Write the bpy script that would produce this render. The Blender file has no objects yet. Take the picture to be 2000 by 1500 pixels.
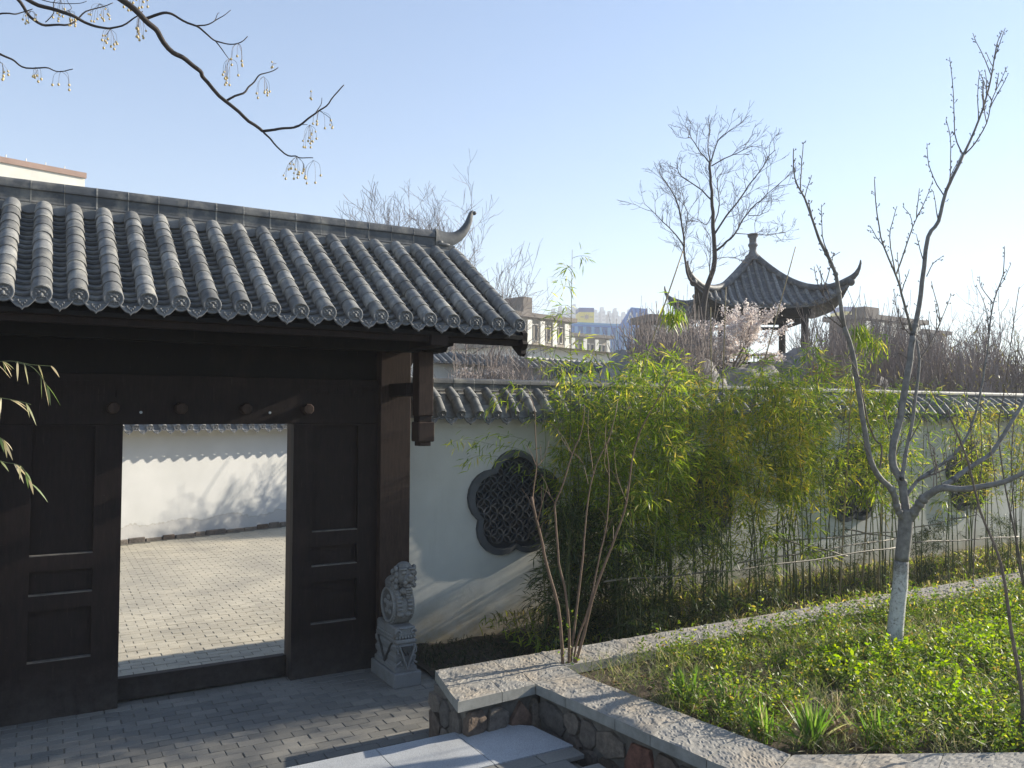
import bpy, math, random
import numpy as np
from math import sin, cos, pi, radians, atan2, hypot, sqrt
from mathutils import Vector, Matrix, noise
random.seed(7)
SC = bpy.context.scene
COL = SC.collection

# ------------------------------------------------------------------ camera
F = 1600.; YAW = radians(29.93); PITCH = math.atan(52 / F); ROLL = 0.005; EYE = 2.45
Fw = Vector((sin(YAW) * cos(PITCH), cos(YAW) * cos(PITCH), sin(PITCH)))
R0 = Vector((cos(YAW), -sin(YAW), 0.)); U0 = R0.cross(Fw)
Rt = R0 * cos(ROLL) + U0 * sin(ROLL); Up = U0 * cos(ROLL) - R0 * sin(ROLL)
cam_d = bpy.data.cameras.new('camera'); cam = bpy.data.objects.new('camera', cam_d); COL.objects.link(cam)
cam_d.sensor_width = 36.; cam_d.lens = F / 2000. * 36.; cam_d.clip_start = .05; cam_d.clip_end = 5000.
m3 = Matrix((Rt, Up, -Fw)).transposed()
cam.matrix_world = Matrix.Translation((0, 0, EYE)) @ m3.to_4x4()
SC.camera = cam

# ------------------------------------------------------------------ light
SUN = Vector((1., -.088, .42)).normalized()
EL = math.asin(SUN.z); AZ = atan2(SUN.x, SUN.y)
w = bpy.data.worlds.new('World'); SC.world = w; w.use_nodes = True
nt = w.node_tree; nt.nodes.clear()
sky = nt.nodes.new('ShaderNodeTexSky'); sky.sky_type = 'NISHITA'; sky.sun_disc = False
sky.sun_elevation = EL; sky.sun_rotation = AZ
sky.altitude = 0; sky.air_density = 1.0; sky.dust_density = .08; sky.ozone_density = 2.2
bg = nt.nodes.new('ShaderNodeBackground'); bg.inputs['Strength'].default_value = .106
wo = nt.nodes.new('ShaderNodeOutputWorld')
hs_ = nt.nodes.new('ShaderNodeHueSaturation'); hs_.inputs['Hue'].default_value = .507; hs_.inputs['Saturation'].default_value = 1.06; hs_.inputs['Value'].default_value = 1.2
nt.links.new(sky.outputs[0], hs_.inputs['Color']); gm_ = nt.nodes.new('ShaderNodeGamma'); gm_.inputs[1].default_value = .80; nt.links.new(hs_.outputs[0], gm_.inputs[0]); nt.links.new(gm_.outputs[0], bg.inputs[0]); nt.links.new(bg.outputs[0], wo.inputs[0])
sd = bpy.data.lights.new('sun', 'SUN'); sd.energy = 5.0; sd.angle = radians(.53); sd.color = (1., .915, .765)
so = bpy.data.objects.new('sun', sd); COL.objects.link(so)
so.rotation_euler = SUN.to_track_quat('Z', 'Y').to_euler(); so.location = (20, -2, 12)
vs = SC.view_settings
vs.view_transform = 'Standard'; vs.look = 'None'; vs.gamma = 1.; vs.use_curve_mapping = False
vs.exposure = 1.3
SC.render.engine = 'CYCLES'
SC.cycles.transparent_max_bounces = 8
SC.cycles.max_bounces = 8
SC.cycles.volume_bounces = 0

def ray(x, y): return Fw + Rt * ((x - 1000) / F) + Up * ((750 - y) / F)
E0 = Vector((0, 0, EYE))
def at_d(x, y, d): return E0 + ray(x, y) * d
def at_z(x, y, z):
    r = ray(x, y); return E0 + r * ((z - EYE) / r.z)
def at_y(x, y, Y):
    r = ray(x, y); return E0 + r * (Y / r.y)
def camxy(r, f, z=0.): return Vector((r * cos(YAW) + f * sin(YAW), -r * sin(YAW) + f * cos(YAW), z))

# ------------------------------------------------------------------ materials
MATS = {}
class NT:
    def __init__(s, name):
        s.m = bpy.data.materials.new(name); s.m.use_nodes = True; s.t = s.m.node_tree; s.t.nodes.clear()
        s.out = s.n('ShaderNodeOutputMaterial')
        s.b = s.n('ShaderNodeBsdfPrincipled'); s.l(s.b.outputs[0], s.out.inputs[0])
        s.tc = s.n('ShaderNodeTexCoord'); MATS[name] = s.m
    def n(s, k, **kw):
        x = s.t.nodes.new(k)
        for a, v in kw.items(): setattr(x, a, v)
        return x
    def l(s, a, b): s.t.links.new(a, b)
    def noise(s, scale, detail=5, rough=.6, vec=None, dist=0.):
        x = s.n('ShaderNodeTexNoise'); x.inputs['Scale'].default_value = scale; x.inputs['Detail'].default_value = detail
        x.inputs['Roughness'].default_value = rough; x.inputs['Distortion'].default_value = dist
        s.l(vec if vec is not None else s.geo(), x.inputs['Vector']); return x.outputs['Fac']
    def geo(s):
        if not hasattr(s, 'g'): s.g = s.n('ShaderNodeNewGeometry')
        return s.g.outputs['Position']
    def ramp(s, fac, stops):
        x = s.n('ShaderNodeValToRGB'); e = x.color_ramp.elements
        while len(e) < len(stops): e.new(.5)
        for q, (p, c) in zip(e, stops): q.position = p; q.color = (*c, 1)
        s.l(fac, x.inputs[0]); return x.outputs[0]
    def mix(s, fac, a, b, mode='MIX'):
        x = s.n('ShaderNodeMix', data_type='RGBA', blend_type=mode)
        for inp, v in ((x.inputs[0], fac), (x.inputs[6], a), (x.inputs[7], b)):
            if hasattr(v, 'node'): s.l(v, inp)
            elif isinstance(v, tuple): inp.default_value = (*v, 1)
            else: inp.default_value = v
        return x.outputs[2]
    def mul(s, a, k, add=0.):
        x = s.n('ShaderNodeMath', operation='MULTIPLY_ADD'); s.l(a, x.inputs[0]); x.inputs[1].default_value = k; x.inputs[2].default_value = add
        return x.outputs[0]
    def rnd(s):
        x = s.n('ShaderNodeObjectInfo'); return x.outputs['Random']
    def base(s, c, rough=.8):
        if hasattr(c, 'node'): s.l(c, s.b.inputs['Base Color'])
        else: s.b.inputs['Base Color'].default_value = (*c, 1)
        s.b.inputs['Roughness'].default_value = rough
    def bump(s, h, dist=.01, strength=.6):
        x = s.n('ShaderNodeBump'); x.inputs['Distance'].default_value = dist; x.inputs['Strength'].default_value = strength
        s.l(h, x.inputs['Height']); s.l(x.outputs[0], s.b.inputs['Normal'])

def simple(name, c, rough=.8, var=.25, scale=8., bump=.004, metal=0., rnd=0., tint=None, scale2=None):
    t = NT(name)
    lo = tuple(v * (1 - var) for v in c); hi = tuple(min(1, v * (1 + var)) for v in c)
    n1 = t.noise(scale, 6, .65)
    col = t.ramp(n1, [(.3, lo), (.7, hi)])
    if tint:
        n2 = t.noise(scale2 or scale * .2, 4, .6)
        fac = t.ramp(n2, [(.5, (0, 0, 0)), (.72, (1, 1, 1))])
        col = t.mix(fac, col, tint)
    if rnd:
        r = t.mul(t.rnd(), 2 * rnd, 1 - rnd)
        x = t.n('ShaderNodeVectorMath', operation='SCALE'); t.l(col, x.inputs[0]); t.l(r, x.inputs['Scale']); col = x.outputs[0]
    t.base(col, rough); t.b.inputs['Metallic'].default_value = metal
    if bump: t.bump(t.noise(scale * 6, 6, .7), bump)
    return t.m

simple('tile', (.152, .152, .148), .74, .36, 14, .003, rnd=.30, tint=(.27, .26, .23), scale2=7)
simple('ridge', (.062, .066, .072), .6, .3, 9, .003, rnd=.12, tint=(.2, .19, .17), scale2=5)
simple('ridge_pale', (.15, .15, .147), .75, .25, 9, .003, rnd=.15)
simple('mortar', (.26, .25, .23), .9, .3, 14, .006)
simple('old_mortar', (.13, .115, .095), .9, .35, 14, .006)
simple('disc', (.135, .137, .14), .7, .25, 30, .002, rnd=.15)
simple('lattice', (.05, .056, .066), .55, .3, 12, .002, rnd=.25)
simple('flower_frame', (.075, .08, .088), .7, .25, 5, .002)
simple('soil', (.075, .052, .034), .95, .5, 18, .02, tint=(.14, .11, .07))
simple('bed_soil', (.05, .04, .028), .95, .5, 14, .02)
simple('bark', (.13, .105, .085), .85, .4, 22, .006)
simple('bark_grey', (.17, .16, .145), .8, .4, 20, .004)
simple('bark_dark', (.035, .026, .022), .8, .4, 20, .003)
simple('bark_red', (.15, .095, .062), .75, .35, 26, .002)
simple('bark_twig', (.10, .08, .07), .85, .3, 10, 0)
simple('twig', (.24, .195, .17), .85, .3, 10, 0)
simple('twig_far', (.26, .215, .195), .9, .3, 5, 0)
simple('culm', (.09, .105, .035), .5, .45, 6, 0, rnd=.35)
simple('culm_dry', (.33, .25, .13), .55, .3, 9, 0, rnd=.25)
simple('rail', (.13, .11, .075), .6, .35, 16, .001)
simple('blossom', (.80, .72, .70), .7, .12, 6, 0)
simple('berry', (.55, .42, .20), .5, .25, 60, 0)
simple('boulder', (.23, .215, .2), .9, .4, 3, .05, tint=(.36, .34, .31))
simple('concrete', (.30, .265, .22), .9, .22, .5, 0, tint=(.38, .34, .29), scale2=.2)
simple('concrete_dark', (.16, .135, .115), .9, .22, .5, 0)
simple('white_paint', (.72, .70, .66), .8, .08, .6, 0)
simple('cream', (.78, .75, .66), .9, .09, .9, 0, tint=(.62, .60, .54), scale2=.35)
simple('brown_trim', (.36, .24, .19), .8, .15, 1, 0)
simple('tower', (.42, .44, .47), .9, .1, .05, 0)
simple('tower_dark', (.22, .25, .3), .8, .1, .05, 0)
simple('blue', (.03, .17, .52), .7, .1, .2, 0)
simple('blue_dark', (.02, .06, .28), .7, .1, .2, 0)
simple('blue_pale', (.12, .32, .55), .7, .1, .2, 0)
simple('yellow', (.80, .62, .07), .7, .08, .4, 0)
simple('red', (.6, .04, .04), .6, .08, 1, 0)
simple('metal_grey', (.30, .32, .34), .4, .1, 3, 0, metal=.7)
simple('window_dark', (.035, .04, .05), .2, .2, 1, 0)
simple('iron', (.02, .02, .022), .5, .2, 10, 0)
simple('rust_leaf', (.42, .14, .06), .7, .3, 20, 0)
simple('hill_ground', (.12, .10, .065), .95, .4, 1.2, .03, tint=(.09, .10, .04))
simple('ground', (.14, .125, .10), .95, .3, .2, .02, tint=(.08, .09, .04), scale2=.03)

def wood(name, c, var=.45):
    t = NT(name)
    mp = t.n('ShaderNodeMapping'); mp.inputs['Scale'].default_value = (1., 1., .12); t.l(t.geo(), mp.inputs[0])
    n1 = t.noise(45, 6, .7, mp.outputs[0]); n2 = t.noise(2.2, 5, .6)
    c1 = t.ramp(n1, [(.3, tuple(v * (1 - var) for v in c)), (.7, tuple(v * (1 + var) for v in c))])
    dust = t.ramp(n2, [(.55, (0, 0, 0)), (.8, (.3, .3, .3))])
    sp = t.ramp(t.noise(60, 2, .5), [(.74, (0, 0, 0)), (.78, (.5, .5, .5))])
    c2 = t.mix(dust, c1, (.045, .030, .024)); c2 = t.mix(sp, c2, (.09, .07, .06))
    sx = t.n('ShaderNodeSeparateXYZ'); t.l(t.geo(), sx.inputs[0]); mr = t.n('ShaderNodeMapRange'); mr.inputs['From Min'].default_value = .55; mr.inputs['From Max'].default_value = 0.; t.l(sx.outputs['Z'], mr.inputs['Value'])
    mm = t.n('ShaderNodeMath', operation='MULTIPLY'); t.l(mr.outputs[0], mm.inputs[0]); t.l(t.noise(11, 7, .75), mm.inputs[1])
    c2 = t.mix(t.ramp(mm.outputs[0], [(.15, (0, 0, 0)), (.6, (.75, .75, .75))]), c2, (.07, .058, .05))
    mp2 = t.n('ShaderNodeMapping'); mp2.inputs['Scale'].default_value = (1., 1., .05); t.l(t.geo(), mp2.inputs[0])
    c2 = t.mix(t.ramp(t.noise(70, 4, .6, mp2.outputs[0]), [(.66, (0, 0, 0)), (.74, (.6, .6, .6))]), c2, (.05, .036, .03))
    t.base(c2, .7); t.b.inputs['Specular IOR Level'].default_value = .22; t.bump(n1, .0015); return t.m
wood('wood', (.0115, .0062, .0058)); wood('wood_sunlit', (.036, .0215, .0165)); wood('wood_black', (.003, .0022, .0026))  # middle one: same timber, lightened with the sunlit tone put into its colour

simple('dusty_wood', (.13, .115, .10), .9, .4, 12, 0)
def plaster():
    t = NT('plaster')
    base = t.ramp(t.noise(1.3, 6, .6), [(.35, (.53, .52, .475)), (.65, (.61, .60, .55))])
    sx = t.n('ShaderNodeSeparateXYZ'); t.l(t.geo(), sx.inputs[0])
    # splash and earth stains that climb a little from the foot of the wall
    low = t.n('ShaderNodeMapRange'); low.inputs['From Min'].default_value = .75; low.inputs['From Max'].default_value = 0.
    t.l(sx.outputs['Z'], low.inputs['Value'])
    nz = t.noise(3.5, 6, .7); ml = t.n('ShaderNodeMath', operation='MULTIPLY'); t.l(low.outputs[0], ml.inputs[0]); t.l(nz, ml.inputs[1])
    f = t.ramp(ml.outputs[0], [(.12, (0, 0, 0)), (.5, (1, 1, 1))])
    col = t.mix(f, base, (.42, .34, .22))
    mp = t.n('ShaderNodeMapping'); mp.inputs['Scale'].default_value = (3., 3., .35); t.l(t.geo(), mp.inputs[0])
    run = t.ramp(t.noise(3., 5, .65, mp.outputs[0]), [(.56, (0, 0, 0)), (.8, (.45, .45, .45))])
    col = t.mix(run, col, (.44, .43, .39))
    t.base(col, .9); t.bump(t.noise(9, 8, .7), .006, .5)
plaster()
t = NT('plaster_far')
sx = t.n('ShaderNodeSeparateXYZ'); t.l(t.geo(), sx.inputs[0])
low = t.n('ShaderNodeMapRange'); low.inputs['From Min'].default_value = .62; low.inputs['From Max'].default_value = .0; t.l(sx.outputs['Z'], low.inputs['Value'])
nz = t.noise(1.1, 8, .75); ad = t.n('ShaderNodeMath', operation='MULTIPLY'); t.l(low.outputs[0], ad.inputs[0]); t.l(nz, ad.inputs[1])
f = t.ramp(ad.outputs[0], [(.24, (0, 0, 0)), (.255, (1, 1, 1))])
edge = t.ramp(ad.outputs[0], [(.225, (0, 0, 0)), (.24, (1, 1, 1)), (.25, (0, 0, 0))])
col = t.mix(f, t.ramp(t.noise(1.5, 6, .6), [(.3, (.54, .535, .51)), (.7, (.62, .61, .585))]), (.50, .485, .46))
col = t.mix(edge, col, (.38, .35, .30)); t.base(col, .9); t.bump(ad.outputs[0], .03, .6)

def paver(name, a, b, c):
    t = NT(name)
    r = t.ramp(t.rnd(), [(0., a), (.5, b), (1., c)])
    n1 = t.ramp(t.noise(1.1, 5, .6), [(.35, (.78, .78, .78)), (.65, (1.12, 1.1, 1.06))])
    n2 = t.ramp(t.noise(90, 3, .6), [(.3, (.82, .82, .82)), (.7, (1.1, 1.1, 1.1))])
    col = t.mix(1., t.mix(1., r, n1, 'MULTIPLY'), n2, 'MULTIPLY')
    dirt = t.ramp(t.noise(4., 7, .75), [(.56, (0, 0, 0)), (.75, (.5, .5, .5))])
    col = t.mix(dirt, col, (.17, .155, .13))
    t.base(col, .85); t.bump(t.noise(160, 4, .7), .0015)
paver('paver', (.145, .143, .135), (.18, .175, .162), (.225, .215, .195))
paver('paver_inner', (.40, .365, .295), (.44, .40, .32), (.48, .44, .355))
simple('joint', (.12, .112, .09), .95, .4, 30, .004)
t = NT('granite')
c1 = t.ramp(t.noise(260, 3, .8), [(.36, (.16, .17, .18)), (.5, (.36, .37, .38)), (.66, (.52, .53, .54))])
c2 = t.mix(1., c1, t.ramp(t.noise(2.5, 5, .6), [(.3, (.82, .82, .82)), (.7, (1.08, 1.08, 1.08))]), 'MULTIPLY')
t.base(c2, .7); t.bump(t.noise(220, 3, .7), .001)
t = NT('statue_stone')
c1 = t.ramp(t.noise(160, 3, .7), [(.35, (.135, .135, .13)), (.6, (.22, .215, .205))])
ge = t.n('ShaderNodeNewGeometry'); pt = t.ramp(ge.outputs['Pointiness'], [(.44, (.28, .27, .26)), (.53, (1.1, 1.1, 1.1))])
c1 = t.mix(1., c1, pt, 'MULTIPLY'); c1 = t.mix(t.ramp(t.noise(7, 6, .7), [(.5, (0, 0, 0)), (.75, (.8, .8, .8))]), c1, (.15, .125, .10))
t.base(c1, .85); t.bump(t.noise(90, 5, .7), .003)
t = NT('coping')
c1 = t.ramp(t.noise(22, 8, .75), [(.3, (.205, .192, .172)), (.5, (.25, .235, .21)), (.7, (.295, .278, .245))])
c1 = t.mix(t.ramp(t.noise(3., 5, .6), [(.45, (0, 0, 0)), (.7, (.7, .7, .7))]), c1, (.33, .265, .19))
t.base(c1, .88); t.bump(t.noise(55, 8, .8), .005, .6)
t = NT('coping_edge')
c1 = t.ramp(t.noise(12, 8, .7), [(.3, (.20, .195, .17)), (.7, (.32, .31, .275))]); t.base(c1, .9); t.bump(t.noise(70, 5, .7), .003)
t = NT('rubble')
r = t.ramp(t.rnd(), [(0., (.12, .085, .06)), (.22, (.16, .125, .10)), (.45, (.11, .10, .09)), (.62, (.20, .165, .13)), (.85, (.15, .13, .11)), (1., (.17, .10, .07))])
c1 = t.mix(1., r, t.ramp(t.noise(16, 8, .75), [(.3, (.45, .45, .45)), (.7, (1.5, 1.45, 1.4))]), 'MULTIPLY')
t.base(c1, .9); t.bump(t.noise(28, 8, .75), .02, .9)
MATS['rubble_red'] = simple('rubble_red', (.17, .075, .05), .9, .6, 18, .02)
ZT = at_d(1761, 1095, 6.95).z
t = NT('whitewash')
c1 = t.ramp(t.noise(40, 7, .8), [(.38, (.16, .14, .12)), (.47, (.46, .455, .43)), (.7, (.58, .57, .54))]); sx = t.n('ShaderNodeSeparateXYZ'); t.l(t.geo(), sx.inputs[0]); mr = t.n('ShaderNodeMapRange'); mr.inputs['From Min'].default_value = ZT - .55; mr.inputs['From Max'].default_value = ZT + .02; t.l(sx.outputs['Z'], mr.inputs['Value'])
ad = t.n('ShaderNodeMath', operation='ADD'); t.l(mr.outputs[0], ad.inputs[0]); t.l(t.mul(t.noise(34, 7, .8), 1.1, -.55), ad.inputs[1])
c1 = t.mix(t.ramp(ad.outputs[0], [(.62, (0, 0, 0)), (.98, (1, 1, 1))]), c1, (.14, .13, .115)); t.base(c1, .9); t.bump(t.noise(60, 6, .8), .008)

def leafmat(name, stops, trans=.5, rough=.5):
    t = NT(name)
    g = t.n('ShaderNodeNewGeometry'); c = t.ramp(g.outputs['Random Per Island'], stops)
    t.base(c, rough)
    tr = t.n('ShaderNodeBsdfTranslucent'); mx = t.n('ShaderNodeMixShader'); mx.inputs[0].default_value = trans
    hs = t.n('ShaderNodeHueSaturation'); hs.inputs['Value'].default_value = 1.75; hs.inputs['Saturation'].default_value = 1.1
    t.l(c, hs.inputs['Color']); t.l(hs.outputs[0], tr.inputs[0])
    t.l(t.b.outputs[0], mx.inputs[1]); t.l(tr.outputs[0], mx.inputs[2]); t.l(mx.outputs[0], t.out.inputs[0])
leafmat('bamboo_leaf', [(0., (.08, .13, .02)), (.3, (.14, .21, .028)), (.65, (.25, .31, .04)), (.86, (.36, .36, .06)), (1., (.50, .40, .12))], .58, .42)
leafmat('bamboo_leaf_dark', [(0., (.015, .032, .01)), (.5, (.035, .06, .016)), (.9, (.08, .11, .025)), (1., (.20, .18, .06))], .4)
leafmat('bamboo_leaf_gold', [(0., (.18, .23, .03)), (.5, (.34, .33, .05)), (.85, (.48, .38, .06)), (1., (.40, .24, .06))])
leafmat('cover_leaf', [(0., (.05, .09, .02)), (.35, (.10, .165, .02)), (.7, (.20, .26, .03)), (.92, (.32, .34, .05)), (1., (.34, .20, .07))], .5)
leafmat('bright_leaf', [(0., (.13, .22, .02)), (.5, (.22, .32, .025)), (1., (.34, .40, .04))], .55)
leafmat('weed', [(0., (.08, .11, .03)), (.5, (.13, .18, .04)), (.8, (.26, .23, .11)), (1., (.40, .34, .20))], .45)
leafmat('bed_weed', [(0., (.10, .11, .04)), (.5, (.20, .19, .07)), (1., (.38, .32, .17))], .4)
leafmat('grass_blade', [(0., (.07, .15, .02)), (.6, (.15, .25, .04)), (.85, (.20, .22, .08)), (1., (.42, .36, .22))], .45)
leafmat('dark_grass', [(0., (.012, .025, .008)), (.7, (.025, .045, .015)), (1., (.10, .085, .04))], .3)
leafmat('dry_leaf', [(0., (.30, .25, .15)), (.6, (.20, .13, .06)), (1., (.42, .36, .24))], .4)
leafmat('edge_leaf', [(0., (.13, .19, .06)), (.5, (.18, .20, .08)), (.75, (.45, .36, .20)), (1., (.52, .46, .30))], .35)
leafmat('petal', [(0., (.42, .36, .34)), (.5, (.58, .52, .49)), (1., (.70, .66, .62))], .3, .8)
leafmat('olive', [(0., (.12, .11, .04)), (.5, (.17, .16, .06)), (1., (.22, .19, .08))], .4)
leafmat('litter', [(0., (.22, .15, .08)), (.5, (.14, .09, .05)), (1., (.36, .28, .18))], .2, .8)

# ------------------------------------------------------------------ mesh building
ORG = {}
def org(o): return ORG.get(o.name, Vector((0, 0, 0))) if o else Vector((0, 0, 0))
def tag(o, label=None, cat=None, group=None, kind=None):
    if label: o['label'] = label
    if cat: o['category'] = cat
    if group: o['group'] = group
    if kind: o['kind'] = kind
    return o
def thing(name, loc, label, cat, group=None):
    o = bpy.data.objects.new(name, None); COL.objects.link(o); o.location = loc; o.empty_display_size = .1
    ORG[o.name] = Vector(loc); return tag(o, label, cat, group)
def link(name, me, parent=None, loc=None, rot=None, scale=None):
    o = bpy.data.objects.new(name, me); COL.objects.link(o)
    if parent: o.parent = parent
    if loc is not None: o.location = Vector(loc) - org(parent)
    if rot is not None: o.rotation_euler = rot
    if scale is not None: o.scale = (scale,) * 3 if isinstance(scale, (int, float)) else scale
    ORG[o.name] = Vector(loc) if loc is not None else org(parent)
    return o
def copy_tree(o, parent=None, loc=None, rotz=None, scale=None):
    c = o.copy(); COL.objects.link(c)
    if parent: c.parent = parent
    if loc is not None: c.location = loc
    if rotz is not None: c.rotation_euler = (0, 0, rotz)
    if scale is not None: c.scale = (scale,) * 3
    for ch in o.children: copy_tree(ch, c)
    return c

class MB:
    def __init__(s): s.v = []; s.f = []; s.mi = []; s.cur = 0
    def add(s, vs, fs):
        b = len(s.v); s.v += [tuple(v) for v in vs]; s.f += [tuple(i + b for i in f) for f in fs]; s.mi += [s.cur] * len(fs); return s
    def box(s, x0, x1, y0, y1, z0, z1, M=None, bev=0.):
        if bev:
            b = bev
            vs = []
            for (z, k) in ((z0, b), (z0 + b, 0), (z1 - b, 0), (z1, b)):
                vs += [(x0 + k, y0 + b, z), (x0 + b, y0 + k, z), (x1 - b, y0 + k, z), (x1 - k, y0 + b, z), (x1 - k, y1 - b, z), (x1 - b, y1 - k, z), (x0 + b, y1 - k, z), (x0 + k, y1 - b, z)]
            fs = [tuple(reversed(range(8))), tuple(range(24, 32))]
            for r in range(3):
                for i in range(8): fs.append((r * 8 + i, r * 8 + (i + 1) % 8, r * 8 + 8 + (i + 1) % 8, r * 8 + 8 + i))
        else:
            vs = [(x0, y0, z0), (x1, y0, z0), (x1, y1, z0), (x0, y1, z0), (x0, y0, z1), (x1, y0, z1), (x1, y1, z1), (x0, y1, z1)]
            fs = [(3, 2, 1, 0), (4, 5, 6, 7), (0, 1, 5, 4), (1, 2, 6, 5), (2, 3, 7, 6), (3, 0, 4, 7)]
        if M is not None: vs = [M @ Vector(v) for v in vs]
        return s.add(vs, fs)
    def prism(s, poly, z0, z1, M=None):   # ccw polygon extruded
        n = len(poly); vs = [(p[0], p[1], z0) for p in poly] + [(p[0], p[1], z1) for p in poly]
        fs = [tuple(reversed(range(n))), tuple(range(n, 2 * n))] + [(i, (i + 1) % n, n + (i + 1) % n, n + i) for i in range(n)]
        if M is not None: vs = [M @ Vector(v) for v in vs]
        return s.add(vs, fs)
    def tube(s, pts, rad, n=6, cap=True):
        pts = [Vector(p) for p in pts]; k = len(pts)
        if isinstance(rad, (int, float)): rad = [rad] * k
        vs = []; up = None
        for i, p in enumerate(pts):
            d = (pts[min(i + 1, k - 1)] - pts[max(i - 1, 0)])
            d = d.normalized() if d.length > 1e-9 else Vector((0, 0, 1))
            if up is None: up = d.orthogonal().normalized()
            up = (up - d * up.dot(d)); up = up.normalized() if up.length > 1e-6 else d.orthogonal().normalized()
            b = d.cross(up)
            for j in range(n):
                a = 2 * pi * j / n; vs.append(p + (up * cos(a) + b * sin(a)) * rad[i])
        fs = [(i * n + j, i * n + (j + 1) % n, (i + 1) * n + (j + 1) % n, (i + 1) * n + j) for i in range(k - 1) for j in range(n)]
        if cap: fs += [tuple(reversed(range(n))), tuple(range((k - 1) * n, k * n))]
        return s.add(vs, fs)
    def sphere(s, c, r, nu=8, nv=6, M=None):
        if isinstance(r, (int, float)): r = (r, r, r)
        vs = [(0, 0, -1)]
        for i in range(1, nv):
            a = -pi / 2 + pi * i / nv
            for j in range(nu): b = 2 * pi * j / nu; vs.append((cos(a) * cos(b), cos(a) * sin(b), sin(a)))
        vs.append((0, 0, 1)); L = len(vs) - 1
        fs = [(0, 1 + (j + 1) % nu, 1 + j) for j in range(nu)]
        for i in range(nv - 2):
            for j in range(nu): a = 1 + i * nu; fs.append((a + j, a + (j + 1) % nu, a + nu + (j + 1) % nu, a + nu + j))
        a = 1 + (nv - 2) * nu; fs += [(a + j, a + (j + 1) % nu, L) for j in range(nu)]
        vs = [Vector((v[0] * r[0], v[1] * r[1], v[2] * r[2])) for v in vs]
        if M is not None: vs = [M @ v for v in vs]
        vs = [v + Vector(c) for v in vs]
        return s.add(vs, fs)
    def lathe(s, prof, n=16, M=None):  # prof: list (r,z)
        vs = []; 
        for r, z in prof:
            for j in range(n): a = 2 * pi * j / n; vs.append((r * cos(a), r * sin(a), z))
        k = len(prof); fs = [(i * n + j, i * n + (j + 1) % n, (i + 1) * n + (j + 1) % n, (i + 1) * n + j) for i in range(k - 1) for j in range(n)]
        fs += [tuple(reversed(range(n))), tuple(range((k - 1) * n, k * n))]
        if M is not None: vs = [M @ Vector(v) for v in vs]
        return s.add(vs, fs)
    def mesh(s, name, mats, offset=None, smooth=False):
        me = bpy.data.meshes.new(name)
        vs = s.v if offset is None else [(a - offset[0], b - offset[1], c - offset[2]) for a, b, c in s.v]
        me.from_pydata(vs, [], s.f)
        for m in (mats if isinstance(mats, (list, tuple)) else [mats]): me.materials.append(MATS[m])
        if any(s.mi): me.polygons.foreach_set('material_index', s.mi)
        if smooth is True: me.polygons.foreach_set('use_smooth', [True] * len(me.polygons))
        elif smooth:
            me.polygons.foreach_set('use_smooth', [True] * len(me.polygons)); me.set_sharp_from_angle(angle=radians(smooth))
        me.update(); return me
    def build(s, name, mats, parent=None, smooth=False):
        me = s.mesh(name, mats, org(parent), smooth)
        o = bpy.data.objects.new(name, me); COL.objects.link(o)
        if parent: o.parent = parent
        ORG[o.name] = org(parent); return o

def np_mesh(name, V, faces4, mat):  # V (N,3), faces (M,4)
    me = bpy.data.meshes.new(name); me.vertices.add(len(V)); me.vertices.foreach_set('co', np.asarray(V, dtype=np.float32).ravel())
    M = len(faces4); k = faces4.shape[1]; me.loops.add(M * k); me.loops.foreach_set('vertex_index', faces4.ravel().astype(np.int32))
    me.polygons.add(M); me.polygons.foreach_set('loop_start', np.arange(0, M * k, k, dtype=np.int32))
    me.polygons.foreach_set('loop_total', np.full(M, k, dtype=np.int32)); me.update(calc_edges=True)
    for m in (mat if isinstance(mat, (list, tuple)) else [mat]): me.materials.append(MATS[m])
    return me
def leaves(P, D, L, W, droop=.25, rng=None, seg=2):
    """blades: base P, direction D, length L, width W -> verts, quads (each blade one island)"""
    n = len(P); D = D / np.linalg.norm(D, axis=1, keepdims=True)
    up = rng.normal(size=(n, 3)) * .5 + np.array([0, 0, 1.]); S = np.cross(D, up); S /= np.linalg.norm(S, axis=1, keepdims=True) + 1e-9
    L = L[:, None]; W = W[:, None]; g = np.array([0, 0, -1.]) * droop
    ts = np.linspace(0, 1, seg + 1); vs = []
    for t in ts:
        c = P + D * L * t + g * L * t * t; ww = W * (.12 + .88 * np.sin(pi * min(t * .9 + .12, 1)) if t < 1 else .04) * .5
        vs += [c - S * ww, c + S * ww]
    V = np.stack(vs, 1).reshape(-1, 3); k = 2 * (seg + 1); b = np.arange(n)[:, None] * k
    q = np.concatenate([b + np.array([[2 * i, 2 * i + 1, 2 * i + 3, 2 * i + 2]]) for i in range(seg)], 1).reshape(-1, 4)
    return V, q

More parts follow.
